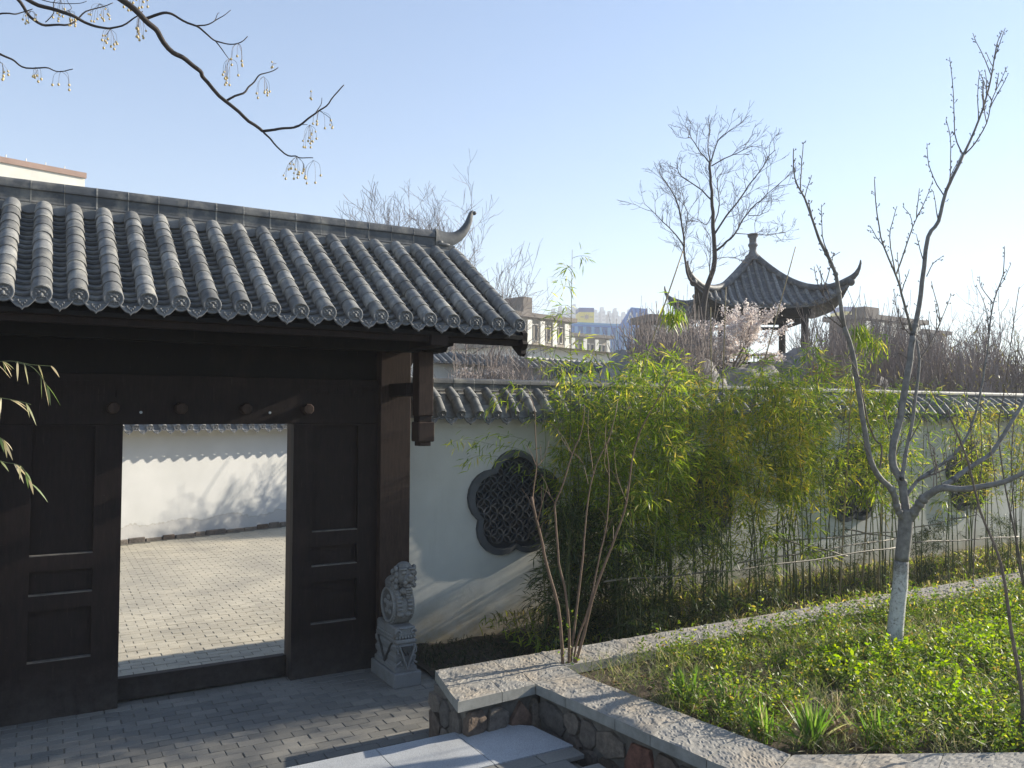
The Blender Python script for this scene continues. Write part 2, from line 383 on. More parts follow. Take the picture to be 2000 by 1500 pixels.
# ------------------------------------------------------------------ pieces: roof tiles
def cover_tile_mesh(name, r=.063, L=.16, mat='tile', n=8):
    mb = MB(); vs = []
    prof = [(-.004, r - .006), (-.004, r + .003), (.012, r + .004), (L + .02, r - .005)]
    for y, rr in prof:
        for j in range(n + 1):
            a = pi * (j / n) * 1.16 - .08 * pi; vs.append((rr * cos(a), y, rr * sin(a)))
    m = n + 1; fs = [(i * m + j, (i + 1) * m + j, (i + 1) * m + j + 1, i * m + j + 1) for i in range(3) for j in range(n)]
    mb.add(vs, fs); return mb.mesh(name, mat, smooth=50)
def pan_tile_mesh(name, w=.165, sag=.034, L=.10, th=.012, mat='tile', n=6):
    mb = MB(); vs = []
    for y, dz in ((0, -th), (0, 0), (L, -.006)):
        for j in range(n + 1):
            u = j / n * 2 - 1; vs.append((u * w / 2, y, dz + sag * (u * u - 1)))
    m = n + 1; mb.add(vs, [(i * m + j, i * m + j + 1, (i + 1) * m + j + 1, (i + 1) * m + j) for i in range(2) for j in range(n)])
    return mb.mesh(name, mat, smooth=50)
def disc_mesh(name, r=.066):
    # round eave tile end with a small beast face in relief, facing -Y
    mb = MB(); M = Matrix.Rotation(pi / 2, 4, 'X')
    mb.lathe([(r * .9, -.02), (r, -.012), (r, .012), (r * .93, .017), (r * .8, .016), (r * .74, .008), (r * .3, .009), (.002, .010)], 20, M)
    k = r / .066
    for sx in (-1, 1):
        mb.sphere((sx * .017 * k, -.012, .012 * k), (.012 * k, .008, .009 * k), 8, 5)
        mb.sphere((sx * .026 * k, -.010, .030 * k), (.012 * k, .007, .008 * k), 7, 5)
        mb.sphere((sx * .032 * k, -.010, -.004 * k), (.009 * k, .007, .014 * k), 7, 5)
        mb.sphere((sx * .014 * k, -.012, -.021 * k), (.010 * k, .008, .008 * k), 7, 5)
    mb.sphere((0, -.016, -.010 * k), (.013 * k, .014, .017 * k), 8, 6); mb.sphere((0, -.012, .022 * k), (.030 * k, .007, .006 * k), 8, 5) ; mb.sphere((0, -.010, -.034 * k), (.014 * k, .007, .007 * k), 7, 5)
    mb.sphere((0, -.010, .03 * k), (.008 * k, .006, .010 * k), 7, 5)
    return mb.mesh(name, 'disc', smooth=40)
def drip_mesh(name, w=.17, h=.062):
    mb = MB(); n = 16; top = []; bot = []
    for j in range(n + 1):
        u = j / n * 2 - 1
        top.append((u * w / 2, .030 * (u * u - 1)))
        lob = .72 * (1 - abs(u) ** 2.4) + .10 * abs(cos(u * pi * 2.5)) * (1 - abs(u)) + (.16 if j == n // 2 else 0)
        bot.append((u * w / 2 * .98, .030 * (u * u - 1) - h * lob - .003))
    for (y, k) in ((0, 1.), (-.008, 1.)): pass
    vs = [(x, 0, z) for x, z in top] + [(x, -.012 - .01 * (1 - abs(j / n * 2 - 1)), z) for j, (x, z) in enumerate(bot)]
    vs += [(x, .010, z) for x, z in top] + [(x, .0, z) for x, z in bot]
    m = n + 1; fs = []
    for j in range(n):
        fs += [(j, m + j, m + j + 1, j + 1), (2 * m + j, 2 * m + j + 1, 3 * m + j + 1, 3 * m + j), (m + j, 3 * m + j, 3 * m + j + 1, m + j + 1), (j + 1, 2 * m + j + 1, 2 * m + j, j)]
    mb.add(vs, fs)
    # raised rim and scroll relief
    mb.tube([(x, -.014 - .01 * (1 - abs(j / n * 2 - 1)), z + .006) for j, (x, z) in enumerate(bot)], .0045, 4)
    for k in range(5):
        a = (k - 2) * .5; mb.sphere((sin(a) * .028, -.014, -.046 - cos(a) * .012 + .010 * abs(k - 2)), (.006, .007, .010), 6, 4)
    return mb.mesh(name, 'disc', smooth=45)
COVER = cover_tile_mesh('cover_tile'); PAN = pan_tile_mesh('pan_tile'); DISC = disc_mesh('eave_disc'); DRIP = drip_mesh('drip_tile')
COVER_W = cover_tile_mesh('wall_cover_tile', .054, .175); PAN_W = pan_tile_mesh('wall_pan_tile', .17, .034, .17, .014)
DISC_W = disc_mesh('wall_eave_disc', .056)

def ridge_run(parent, X0, X1, Y, z0, seg=.24, mats=('ridge', 'ridge_pale'), rot=None, k=1.):
    """ridge_tile segments: base moulding, upright panel, round cap; each one a part"""
    prof = [(-.062, 0), (-.068, .012), (-.062, .026), (-.045, .032), (-.043, .12), (-.058, .128), (-.060, .145), (-.055, .155), (-.056, .175), (-.044, .198), (-.022, .212), (0, .217)]
    prof = [(a * k, b * k) for a, b in prof]; prof = prof + [(-a, b) for a, b in reversed(prof[:-1])]
    mb = MB(); g = .0035; vs = []
    for x in (g, seg - g):
        vs += [(x, a, b) for a, b in prof]
    n = len(prof); fs = [(i, i + 1, n + i + 1, n + i) for i in range(n - 1)] + [tuple(range(n)), tuple(reversed(range(n, 2 * n)))]
    mb.add(vs, [tuple(reversed(f)) for f in fs]); me = mb.mesh('ridge_tile', mats[0], smooth=35)
    mj = MB(); s2 = .985
    vs = [];
    for x in (-.006, .006): vs += [(x, a * 1.05, b * 1.008) for a, b in prof]
    mj.add(vs, [tuple(reversed(f)) for f in fs]); mj = mj.mesh('ridge_joint', 'mortar')
    c = int(round((X1 - X0) / seg)); 
    for i in range(c):
        o = link('ridge_tile', me, parent, (X0 + i * seg, Y + random.uniform(-.0015, .0015), z0 + random.uniform(-.001, .001)))
        j = link('mortar_joint', mj, parent, (X0 + i * seg, Y, z0), scale=(random.choice((.35, .5, 1.)), random.uniform(.97, 1.01), 1))

def batch(mb, me, M):
    b = len(mb.v); mb.v += [tuple(M @ v.co) for v in me.vertices]; mb.f += [tuple(i + b for i in p.vertices) for p in me.polygons]; mb.mi += [0] * len(me.polygons)

# ================================================================== GATEHOUSE
G = thing('gatehouse', (1.3, 7.48, 0), 'dark timber gatehouse with grey tiled roof and open doorway', 'gate')
YF = 7.48; SP = .2177
GX0, GX1 = 3.693 - 22 * SP, 3.693
mb = MB(); mb.box(2.82, 3.125, 7.40, 7.62, 0, 3.30, bev=.004); mb.build('column', 'wood_sunlit', G)  # paler than the left column: its sunlight is painted into the brown
mb = MB(); mb.box(-.62, -.312, 7.40, 7.62, 0, 3.30, bev=.004); mb.build('column', 'wood', G)
def panel(x0, x1, recs, name):
    mb = MB(); y0, y1 = YF, YF + .09; zt = 2.318
    xs = [r[0] for r in recs] + [r[1] for r in recs]; a, b = min(xs), max(xs)
    mb.box(x0, a, y0, y1, 0, zt); mb.box(b, x1, y0, y1, 0, zt)
    zs = sorted([(r[2], r[3]) for r in recs]); cur = 0.
    for (p, q) in zs + [(zt, None)]:
        if p - cur > .001: mb.box(a, b, y0 + .0008, y1, cur, p)
        cur = q if q else cur
    P = mb.build(name, 'wood', G)
    for (p, q) in zs:
        m2 = MB(); m2.box(a - .0, b, y0 + .055, y1 - .01, p, q); m2.build('recessed_panel', 'wood', P)
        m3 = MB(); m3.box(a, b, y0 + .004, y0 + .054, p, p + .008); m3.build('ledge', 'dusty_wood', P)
    return P
panel(2.012, 2.819, [(2.19, 2.625, 1.32, 2.30), (2.19, 2.625, 1.003, 1.187), (2.19, 2.625, .475, .862)], 'side_panel')
panel(-.311, .598, [(-.05, .395, 1.282, 2.30), (-.05, .395, .972, 1.163), (-.05, .395, .449, .856)], 'side_panel')
# door jambs run deeper than the panels
mb = MB(); mb.box(2.014, 2.075, YF + .0905, 7.72, 0, 2.317); mb.build('jamb', 'wood_sunlit', G)
mb = MB(); mb.box(.535, .596, YF + .0905, 7.72, 0, 2.317); mb.build('jamb', 'wood', G)
mb = MB(); mb.box(.5985, 2.0115, 7.655, 7.735, 0, .185, bev=.004); mb.build('threshold', 'wood', G)
mb = MB(); mb.box(-.311, 2.819, YF - .012, YF + .10, 2.319, 2.735, bev=.004); LT = mb.build('lintel', 'wood', G)
mb = MB(); mb.box(-.311, 2.819, YF + .05, YF + .085, 2.736, 3.34); mb.build('upper_board', 'wood_black', G)
mb = MB(); mb.box(-.311, 2.819, YF - .02, YF + .049, 3.02, 3.12); mb.build('tie_beam', 'wood_black', G)
for X in (.518, 1.036, 1.57, 2.117):
    mb = MB(); M = Matrix.Translation((X, YF - .012, 2.455)) @ Matrix.Rotation(pi / 2, 4, 'X') @ Matrix.Rotation(pi / 8, 4, 'Z')
    mb.lathe([(.05, 0), (.05, .095), (.043, .105), (.01, .106)], 8, M); mb.build('door_pin', 'wood_sunlit', G)
for X in (.73, 1.79):
    mb = MB(); M = Matrix.Translation((X, YF - .012, 2.42)) @ Matrix.Rotation(pi / 2, 4, 'X'); mb.lathe([(.012, 0), (.012, .006), (.007, .007)], 10, M); mb.build('bolt', 'metal_grey', G)
# fretwork in the lintel
def fret(x0):
    mb = MB(); y0, y1 = YF - .020, YF - .0125
    segs = [(0, .70, .135, 1), (0, .28, .09, 1), (.36, .72, .09, 1), (.16, .5, .05, 1), (.42, .74, .02, 1), (0, .05, .135, 0), (.28, .05, .09, 0), (.5, .02, .09, 0), (.36, .09, .135, 0), (.6, .05, .135, 0), (.72, .0, .09, 0), (.16, .05, .09, 0)]
    for a, b, c, h in segs:
        if h: mb.box(x0 + a, x0 + b, y0, y1, 2.54 + c, 2.548 + c)
        else: mb.box(x0 + a, x0 + a + .008, y0 + .001, y1, 2.54 + min(b, c), 2.54 + max(b, c))
    mb.build('fretwork', 'wood', G)
fret(2.05); fret(-.18)
# bracket beams that carry the eave, hanging posts
for X, sgn in ((2.945, 1), (-.44, -1)):
    mb = MB(); mb.box(X - .05, X + .07, 6.972, 7.399, 2.58, 2.70, bev=.004); mb.build('bracket_beam', 'wood', G)
    mb = MB(); mb.box(X - .08, X + .08, 6.35, 8.9, 3.0, 3.14, bev=.004); mb.build('eave_beam', 'wood', G)
    xp = X + .085 * sgn
    H = []
    mb = MB(); mb.box(xp - .072, xp + .072, 6.82, 6.97, 2.40, 3.0, bev=.006); P = mb.build('hanging_post', 'wood_sunlit', G)
    mb = MB(); mb.box(xp - .062, xp + .062, 6.83, 6.96, 2.345, 2.40, bev=.004); mb.build('collar', 'wood', P)
    mb = MB(); mb.box(xp - .078, xp + .078, 6.80, 6.975, 2.165, 2.345, bev=.008); mb.box(xp - .055, xp + .055, 6.83, 6.95, 2.125, 2.164, bev=.004); mb.build('carved_drop', 'wood_sunlit', P)
# purlin with cut end
poly = [(GX0 + .2, 2.975), (3.19, 2.975), (3.23, 2.99), (3.245, 3.03), (3.30, 3.045), (3.31, 3.12), (GX0 + .2, 3.12)]
mb = MB(); M = Matrix(((1, 0, 0, 0), (0, 0, 1, 0), (0, 1, 0, 0), (0, 0, 0, 1)))
mb.prism(list(reversed(poly)), 6.82, 6.96, M); mb.build('purlin', 'wood_black', G)
# roof
RF = None
ye, ze, yt, zt = 6.30, 3.215, 7.62, 4.075
ang = atan2(zt - ze, yt - ye); SL = hypot(yt - ye, zt - ze)
mb = MB()
# deck: both slopes as one solid with overhang
pr = [(ye + .03, ze - .095), (7.72, zt - .04), (9.11, ze - .095), (9.11, ze - .125), (7.72, zt - .09), (ye + .03, ze - .125)]
M = Matrix(((0, 0, 1, 0), (1, 0, 0, 0), (0, 1, 0, 0), (0, 0, 0, 1)))
mb.prism(pr, GX0 - .02, GX1 + .06, M); RF = mb.build('roof', 'wood_black', G)
mb = MB(); mb.box(GX0 - .02, GX1 + .06, ye + .10, ye + .145, 3.035, 3.128, bev=.003); mb.box(GX0 - .02, GX1 + .06, ye + .055, ye + .0995, 3.085, 3.133); mb.build('fascia', 'wood', RF)
# verge boards with a scrolled tip
for X in (GX1 + .061, GX0 - .061):
    q = [(6.33, 3.15), (6.335, 3.08), (6.32, 3.05), (6.34, 3.015), (6.36, 3.0), (6.355, 2.965), (6.385, 2.94), (6.43, 2.965), (6.60, 3.09), (7.72, 3.80), (8.84, 3.09), (9.01, 2.965), (9.05, 2.94), (9.08, 2.965), (9.11, 3.15), (7.72, 4.06)]
    mb = MB(); mb.prism(q, X, X + .05 if X > 0 else X + .04, M); mb.build('verge_board', 'wood', RF)
rotc = (ang, 0, 0); nrm = Vector((0, -sin(ang), cos(ang))); upv = Vector((0, cos(ang), sin(ang)))
NC, NP = 10, 18; cl = SL / NC; pl = SL / NP
e0 = Vector((0, ye, ze))
cover10 = cover_tile_mesh('cover_tile', .064, cl); pan18 = pan_tile_mesh('pan_tile', .17, .032, pl * 1.18, .018)
for k in range(23):
    X = GX0 + k * SP
    for i in range(NC):
        p = e0 + upv * (i * cl + .01) - nrm * .006; p.x = X + random.uniform(-.0015, .0015)
        link('cover_tile', cover10, RF, p, (ang + random.uniform(-.012, .012), random.uniform(-.03, .03), random.uniform(-.022, .022)))
    link('eave_disc', DISC, RF, (X, ye, ze), (random.uniform(-.05, .02), 0, 0))
rest = MB()
cells = [(i, k) for k in range(22) for i in range(NP)]
cells.sort(key=lambda c: -(c[0] * -0.0 + (1 if 4 <= c[1] else -1) * 100 - c[1] * .1))
for n, (i, k) in enumerate(cells):
    p = e0 + upv * (i * pl + .0) - nrm * .014; p.x = GX0 + (k + .5) * SP
    rx = ang - .21
    if n < 300: link('pan_tile', pan18, RF, p, (rx, random.uniform(-.02, .02), 0))
    else: batch(rest, pan18, Matrix.Translation(p) @ Matrix.Rotation(rx, 4, 'X'))
o = rest.build('pan_tiles', 'tile', RF, smooth=50); o['kind'] = 'stuff'
for k in range(22): link('drip_tile', DRIP, RF, (GX0 + (k + .5) * SP, ye - .004, ze - .022), (random.uniform(-.1, .05), 0, 0))
# rear slope, joined (only its outline can be seen)
rear = MB()
for k in range(23):
    X = GX0 + k * SP; rear.tube([(X, 2 * 7.72 - yt, zt), (X, 9.14, ze)], .064, 8)
    if k < 22: rear.box(X + .05, X + SP - .05, 0, SL, -.03, -.012, Matrix.Translation((0, 9.14, ze)) @ Matrix.Rotation(pi - ang, 4, 'X') @ Matrix.Scale(-1, 4, (0, 0, 1)))
o = rear.build('rear_tiles', 'tile', RF, smooth=40); o['kind'] = 'stuff'
# mortar bed and hanging half rounds under the ridge
mb = MB(); mb.box(GX0 - .03, GX1 + .03, 7.645, 7.795, 4.0, 4.112); mb.build('ridge_bed', 'mortar', RF)
hm = MB(); n = 12; vs = [(0, 0, .012)] + [(.088 * cos(pi + pi * j / n), -.012 - .02 * sin(pi * j / n), .012 + .078 * sin(pi + pi * j / n)) for j in range(n + 1)]
vs += [(0, .03, .012)] + [(a, .03, c) for a, b, c in vs[1:]]
fs = [(0, j, j + 1) for j in range(1, n + 1)] + [(j, n + 2 + j, n + 3 + j, j + 1) for j in range(1, n + 1)]
hm.add(vs, fs); hm = hm.mesh('ridge_saddle', 'ridge_pale', smooth=30)
for k in range(22): link('ridge_saddle', hm, RF, (GX0 + (k + .5) * SP, 7.638, 4.09), (.12 + random.uniform(-.04, .04), random.uniform(-.03, .03), 0))
ridge_run(RF, 3.50 - 18 * .24, 3.50, 7.72, 4.112, .24, k=.93)
# upturned ridge horns
def horn(pts, base, sgn, cx):
    mb = MB(); path = [Vector((cx + sgn * a, 7.72, b)) for a, b in pts]
    n = len(path); vs = []; fs = []
    for i, p in enumerate(path):
        t = i / (n - 1); d = (path[min(i + 1, n - 1)] - path[max(0, i - 1)]).normalized(); nn = Vector((-d.z * sgn, 0, d.x * sgn)); hh = base * (1 - t) ** 1.9 * .42 + .020 * (1 - t) + .014; wd = .045 * (1 - t) + .018
        for a, b in ((-1, -.7), (-.8, -1), (.8, -1), (1, -.7), (1, .5), (.55, 1), (-.55, 1), (-1, .5)):
            vs.append(p + nn * hh * b + Vector((0, wd * a, 0)))
    for i in range(n - 1):
        for j in range(8): fs.append((i * 8 + j, i * 8 + (j + 1) % 8, i * 8 + 8 + (j + 1) % 8, i * 8 + 8 + j))
    fs += [tuple(range(8)), tuple(range((n - 1) * 8, n * 8))]
    mb.add(vs, fs); mb.sphere(path[-1] + Vector((.006 * sgn, 0, -.004)), (.026, .03, .022), 10, 7)
    mb.sphere((cx + sgn * .09, 7.655, 4.165), (.07, .014, .02), 10, 6); mb.sphere((cx + sgn * .05, 7.655, 4.185), (.03, .012, .02), 8, 6)
    return mb.build('ridge_horn', 'ridge', RF, smooth=45)
hp = [(0, 4.225), (.07, 4.222), (.14, 4.228), (.205, 4.245), (.265, 4.275), (.32, 4.32), (.362, 4.375), (.395, 4.435), (.415, 4.495), (.428, 4.54), (.445, 4.562), (.462, 4.556)]
horn(hp, .17, 1, 3.50); horn(hp, .17, -1, 3.50 - 18 * .24)
mb = MB(); mb.box(3.50, 3.72, 7.66, 7.78, 4.112, 4.165, bev=.006); mb.box(3.50, 3.66, 7.675, 7.765, 4.165, 4.2); mb.build('horn_base', 'ridge', RF)

# ================================================================== GARDEN WALL
YW = 7.86
W = thing('garden_wall', (11., YW, 0), 'white plastered garden wall behind the bamboo with tiled top and plum blossom windows', 'wall')
WX0, WX1 = 3.13, 20.5
FC = [(4.56, 1.42), (7.39, 1.42), (10.22, 1.42), (13.05, 1.42), (15.88, 1.42)]
def plum(cx, cz, R, n=5, k=.50, rot=pi / 2, m=9):
    """outline of a five-petal shape; R outer radius"""
    rp = R * k; rc = R - rp; pts = []
    half = pi - math.acos(0) ; 
    # intersection half angle of adjacent petal circles seen from petal centre
    d = rc * sin(pi / n); a0 = math.acos(min(1, d / rp)) ; span = pi - (pi / 2 - pi / n) - a0 - 0
    for i in range(n):
        th = rot + 2 * pi * i / n; c = (cx + rc * cos(th), cz + rc * sin(th))
        # direction from petal centre to neighbour centre
        lim = pi / 2 + pi / n - a0
        for j in range(m):
            a = th - lim + 2 * lim * j / (m - 1) * .9999
            pts.append((c[0] + rp * cos(a), c[1] + rp * sin(a)))
    return pts
MXZ = Matrix(((1, 0, 0, 0), (0, 0, 1, 0), (0, 1, 0, 0), (0, 0, 0, 1)))
# wall body: plain slab; the windows are blind niches in a proud frame
mb = MB(); mb.box(WX0, WX1, YW, YW + .24, -.05, 2.27); mb.build('wall_body', 'plaster', W)
mb = MB()
mb.box(WX0, WX1, YW - .028, YW + .268, 2.271, 2.318); mb.box(WX0, WX1, YW - .062, YW + .30, 2.319, 2.372); mb.build('cornice', 'plaster', W)
mb = MB(); pr = [(YW - .16, 2.373), (YW - .12, 2.40), (YW - .03, 2.54), (YW + .08, 2.64), (YW + .16, 2.64), (YW + .27, 2.54), (YW + .36, 2.40), (YW + .40, 2.373)]
mb.prism(pr, WX0, WX1, M); mb.build('roof_bed', 'mortar', W)
def inside(poly, x, y):
    c = False; n = len(poly); j = n - 1
    for i in range(n):
        if (poly[i][1] > y) != (poly[j][1] > y) and x < (poly[j][0] - poly[i][0]) * (y - poly[i][1]) / (poly[j][1] - poly[i][1]) + poly[i][0]: c = not c
        j = i
    return c
# curved lattice tile, four to a knot
lt = MB(); n = 5; vs = []
for z in (0, 1):
    pass
for j in range(n + 1):
    u = j / n; x = u * .115; h = .026 * sin(pi * u)
    for (dz, y) in ((h - .006, -.0), (h + .006, -.0), (h + .006, .05), (h - .006, .05)): vs.append((x, y, dz))
lt.add(vs, [(i * 4 + j, i * 4 + (j + 1) % 4, i * 4 + 4 + (j + 1) % 4, i * 4 + 4 + j) for i in range(n) for j in range(4)]); LATT = lt.mesh('lattice_tile', 'lattice', smooth=30)
for wi, (cx, cz) in enumerate(FC):
    R = .60; outer = plum(cx, cz, R); inner = plum(cx, cz, R - .072, k=.50)
    mb = MB(); n = len(outer); vs = []
    for (pl_, y) in ((outer, YW - .0005), (outer, YW - .05), (inner, YW - .062), (inner, YW - .004)): vs += [(a, y, b) for a, b in pl_]
    fs = [(r * n + i, r * n + (i + 1) % n, (r + 1) * n + (i + 1) % n, (r + 1) * n + i) for r in range(3) for i in range(n)]
    mb.add(vs, fs); PW = mb.build('window_frame', 'flower_frame', W)
    mb = MB(); mb.add([(a, YW - .0045, b) for a, b in inner], [tuple(range(n))]); mb.build('window_back', 'window_dark', PW)
    st = .115
    for ix in range(-8, 9):
        for iz in range(-8, 9):
            x, z = cx + (ix - iz) * st * .7071, cz + (ix + iz) * st * .7071 * .999
            for (dx, dz, ry) in ((st * .3536, st * .3536, -pi / 4), (-st * .3536, st * .3536, -3 * pi / 4)):
                if inside(inner, x + dx, z + dz) and inside(inner, x + dx * 1.6, z + dz * 1.6) and inside(inner, x, z):
                    for sg in (1, -1): link('lattice_tile', LATT, PW, (x, YW - .058 + .002 * sg, z), (0, ry, 0), (1, 1, sg))
# tile cap of the wall
NWT = int((WX1 - 3.35) / SP)
for k in range(NWT):
    X = 3.352 + k * SP
    p0, p1, p2 = Vector((X, YW - .21, 2.412)), Vector((X, YW - .095, 2.555)), Vector((X, YW + .05, 2.655))
    for (a, b) in ((p0, p1), (p1, p2)):
        an = atan2(b.z - a.z, b.y - a.y)
        link('cover_tile', COVER_W, W, a + Vector((0, 0, 0)), (an, random.uniform(-.02, .02), random.uniform(-.01, .01)))
    link('eave_disc', DISC_W, W, p0, (.05 + random.uniform(-.06, .06), 0, 0))
    for (a, b, dz) in ((p0, p1, 0), (p1, p2, -.0)):
        an = atan2(b.z - a.z, b.y - a.y); q = a + Vector((SP / 2, .0, -.02))
        link('pan_tile', PAN_W, W, q, (an + .05, 0, 0))
    link('drip_tile', DRIP, W, p0 + Vector((SP / 2, -.004, -.02)), (random.uniform(-.12, .05), 0, 0))
ridge_run(W, 3.14, WX1 - .1, YW + .12, 2.655, .24, k=.66)
rear = MB()
for k in range(NWT):
    X = 3.352 + k * SP; rear.tube([(X, YW + .19, 2.655), (X, YW + .335, 2.555), (X, YW + .45, 2.412)], .054, 7)
o = rear.build('rear_tiles', 'tile', W, smooth=40); o['kind'] = 'stuff'

# ================================================================== INNER COURTYARD WALL (seen through the doorway)
A = at_z(240, 1062, 0); B = at_z(555, 1027, 0); wd = (B - A).normalized(); AN = atan2(wd.y, wd.x)
IW = thing('courtyard_wall', A, 'far white courtyard wall with flaking plaster seen through the doorway', 'wall')
MW = Matrix.Translation(A) @ Matrix.Rotation(AN, 4, 'Z')
mb = MB(); mb.box(-5, 9, 0, .3, .05, 2.02, MW); mb.build('wall_body', 'plaster_far', IW)
mb = MB(); mb.box(-5, 9, -.03, .33, 1.93, 1.985, MW); mb.box(-5, 9, -.07, .37, 1.986, 2.06, MW); mb.build('cornice', 'plaster', IW)
x = -3.
while x < 7:
    L = random.uniform(.16, .5); mb = MB(); mb.box(x, x + L - .012, -.02 - random.uniform(0, .03), .25, -.02, .085 + random.uniform(-.035, .02), MW, bev=.015); mb.build('plinth_stone', 'rubble', IW); x += L
for k in range(-14, 30):
    X = k * .25; pe = MW @ Vector((X, -.46, 2.11)); an = radians(34)
    link('cover_tile', COVER_W, IW, pe, (an, 0, AN), (1.1, 2.2, 1.1)); link('eave_disc', DISC_W, IW, pe, (0, 0, AN), 1.1)
    q = MW @ Vector((X + .125, -.46, 2.09)); link('pan_tile', PAN_W, IW, q, (an, 0, AN), (1.12, 2.4, 1)); link('drip_tile', DRIP, IW, q, (0, 0, AN), 1.1)
mb = MB(); mb.prism([(-.42, 2.061), (.0, 2.30), (.15, 2.38), (.3, 2.3), (.6, 2.061)], -5, 9, MW @ M); mb.build('roof_bed', 'mortar', IW)

# ================================================================== GROUND, PAVING, STEPS
def hgt(x, y):
    """terrain height"""
    h = 0.
    for cx, cy, r, z in ((24.4, 23.4, 9.5, 4.3), (17.2, 21.0, 5.5, 2.6), (25.5, 16.5, 8., 2.3), (35, 24, 12, 2.6)):
        d = hypot(x - cx, y - cy) / r
        if d < 1: h = max(h, z * (1 - d * d) ** 1.15 if d > .001 else z)
    return h
mb = MB(); S = 1500; mb.add([(-S, -S, -.12), (S, -S, -.12), (S, S, -.12), (-S, S, -.12)], [(0, 1, 2, 3)])
tag(mb.build('ground', 'ground'), kind='structure')
mb = MB(); nx, ny = 110, 60; x0, x1, y0, y1 = 7.5, 48, 8.4, 40
vs = [(x0 + (x1 - x0) * i / nx, y0 + (y1 - y0) * j / ny, 0) for j in range(ny + 1) for i in range(nx + 1)]
vs = [(a, b, -.06 + hgt(a, b) * (1 + .18 * noise.noise((a * .8, b * .8, 0))) + .05 * noise.noise((a * 2, b * 2, 3))) for a, b, c in vs]
mb.add(vs, [(j * (nx + 1) + i, j * (nx + 1) + i + 1, (j + 1) * (nx + 1) + i + 1, (j + 1) * (nx + 1) + i) for j in range(ny) for i in range(nx)])
tag(mb.build('terrain', 'hill_ground', smooth=True), kind='structure')

def paving(name, x0, x1, y0, y1, mat, cond, order, ang=0., L=.2, Wd=.1, z=0.):
    P = MB(); P.box(x0, x1, y0, y1, -.08, z - .006); P = P.build(name, 'joint'); tag(P, kind='structure')
    g = .0028
    pm = MB(); pm.box(-L / 2 + g, L / 2 - g, -Wd / 2 + g, Wd / 2 - g, -.03, 0, bev=.003); me = pm.mesh('paver', mat)
    c = []; j = 0; y = y0 + Wd / 2
    while y < y1:
        x = x0 + L / 2 + (L / 2 if j % 2 else 0)
        while x < x1 - L / 3:
            if cond(x, y): c.append((x + random.uniform(-.003, .003), y + random.uniform(-.002, .002)))
            x += L
        y += Wd; j += 1
    c.sort(key=lambda q: order(*q)); rest = MB()
    for i, (x, y) in enumerate(c):
        tl = (random.uniform(-.012, .012), random.uniform(-.008, .008)); zz = z + random.uniform(-.0025, .0025)
        if i < 300: link('paver', me, P, (x, y, zz), (tl[0], tl[1], random.uniform(-.008, .008)))
        else: batch(rest, me, Matrix.Translation((x, y, zz)) @ Matrix.Rotation(tl[0], 4, 'X'))
    if rest.v: o = rest.build('pavers', mat, P); o['kind'] = 'stuff'
    return P
def vis(x, y, z=0):
    q = Vector((x, y, z)) - E0; d = q.dot(Fw)
    if d < .1: return False, 9e9
    px = 1000 + F * q.dot(Rt) / d; py = 750 - F * q.dot(Up) / d
    return (-40 < px < 2040 and py < 1540), d
def in_planter(x, y): return x > 2.7 and y < 5.7 and x > 3.1 - .0 * y
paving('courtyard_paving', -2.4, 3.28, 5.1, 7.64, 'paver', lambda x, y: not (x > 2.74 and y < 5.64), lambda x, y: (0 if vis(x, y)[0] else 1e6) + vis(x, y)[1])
def seen_door(x, y):
    # ray to the eye passes the doorway?
    t = (7.6 / y); X = x * t; Z = EYE * (1 - t); return .55 < X < 2.07 and Z > .1
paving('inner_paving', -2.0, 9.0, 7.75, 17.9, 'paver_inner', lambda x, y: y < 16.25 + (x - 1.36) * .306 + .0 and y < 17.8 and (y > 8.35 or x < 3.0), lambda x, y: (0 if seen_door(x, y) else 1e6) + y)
# threshold step strip behind the door
# granite landing (0.2 m up) and its pavers, the steps that climb towards the viewer
LD = MB(); LD.box(-3.2, 3.10, 3.4, 5.19, -.05, .14); LD = LD.build('landing', 'joint'); tag(LD, kind='structure')
a = at_z(898, 1447, .2); b = at_z(749, 1479, .2); back = at_z(948, 1497, .2)
ys1, ys0 = 5.225, back.y
xs = [3.095, a.x + .03, b.x, b.x - .62, b.x - 1.24, b.x - 1.86, b.x - 2.48, b.x - 3.1, b.x - 3.8]
sk = .087
for i in range(len(xs) - 1):
    mb = MB(); x1_, x0_ = xs[i] - .003, xs[i + 1] + .003
    y1_ = ys1 - (0.05 if i == 0 else 0)
    if i == 0: poly = [(x0_ - sk * .0, ys0), (3.155, ys0), (3.095, 5.06), (x1_ - .02, 5.075), (2.9, ys1), (x0_, ys1)]
    else: poly = [(x0_, ys0), (x1_, ys0), (x1_, ys1), (x0_, ys1)]
    mb.prism(poly, .141, .2 + random.uniform(-.001, .001)); mb.build('granite_slab', 'granite', LD)
pm = MB(); pm.box(-.146, .146, -.071, .071, -.03, 0, bev=.003); pv = pm.mesh('paver', 'paver')
for j in range(7):
    for i in range(14):
        x = 3.0 - i * .3 - (j % 2) * .15; y = ys0 - .077 - j * .15
        if y > 3.45: link('paver', pv, LD, (x, y, .198 + random.uniform(-.002, .002)), (random.uniform(-.01, .01), 0, 0))
ST = MB(); ST = thing('steps', (0, 3, 0), 'grey granite steps rising from the landing towards the viewer', 'steps')
for k in range(4):
    y1_ = 3.4 - k * .36; zt_ = .35 + k * .15; mb = MB(); mb.box(-3.2, 3.3, y1_ - .36 if k < 3 else -3., y1_, -.05, zt_, bev=.01); mb.build('step', 'granite', ST)

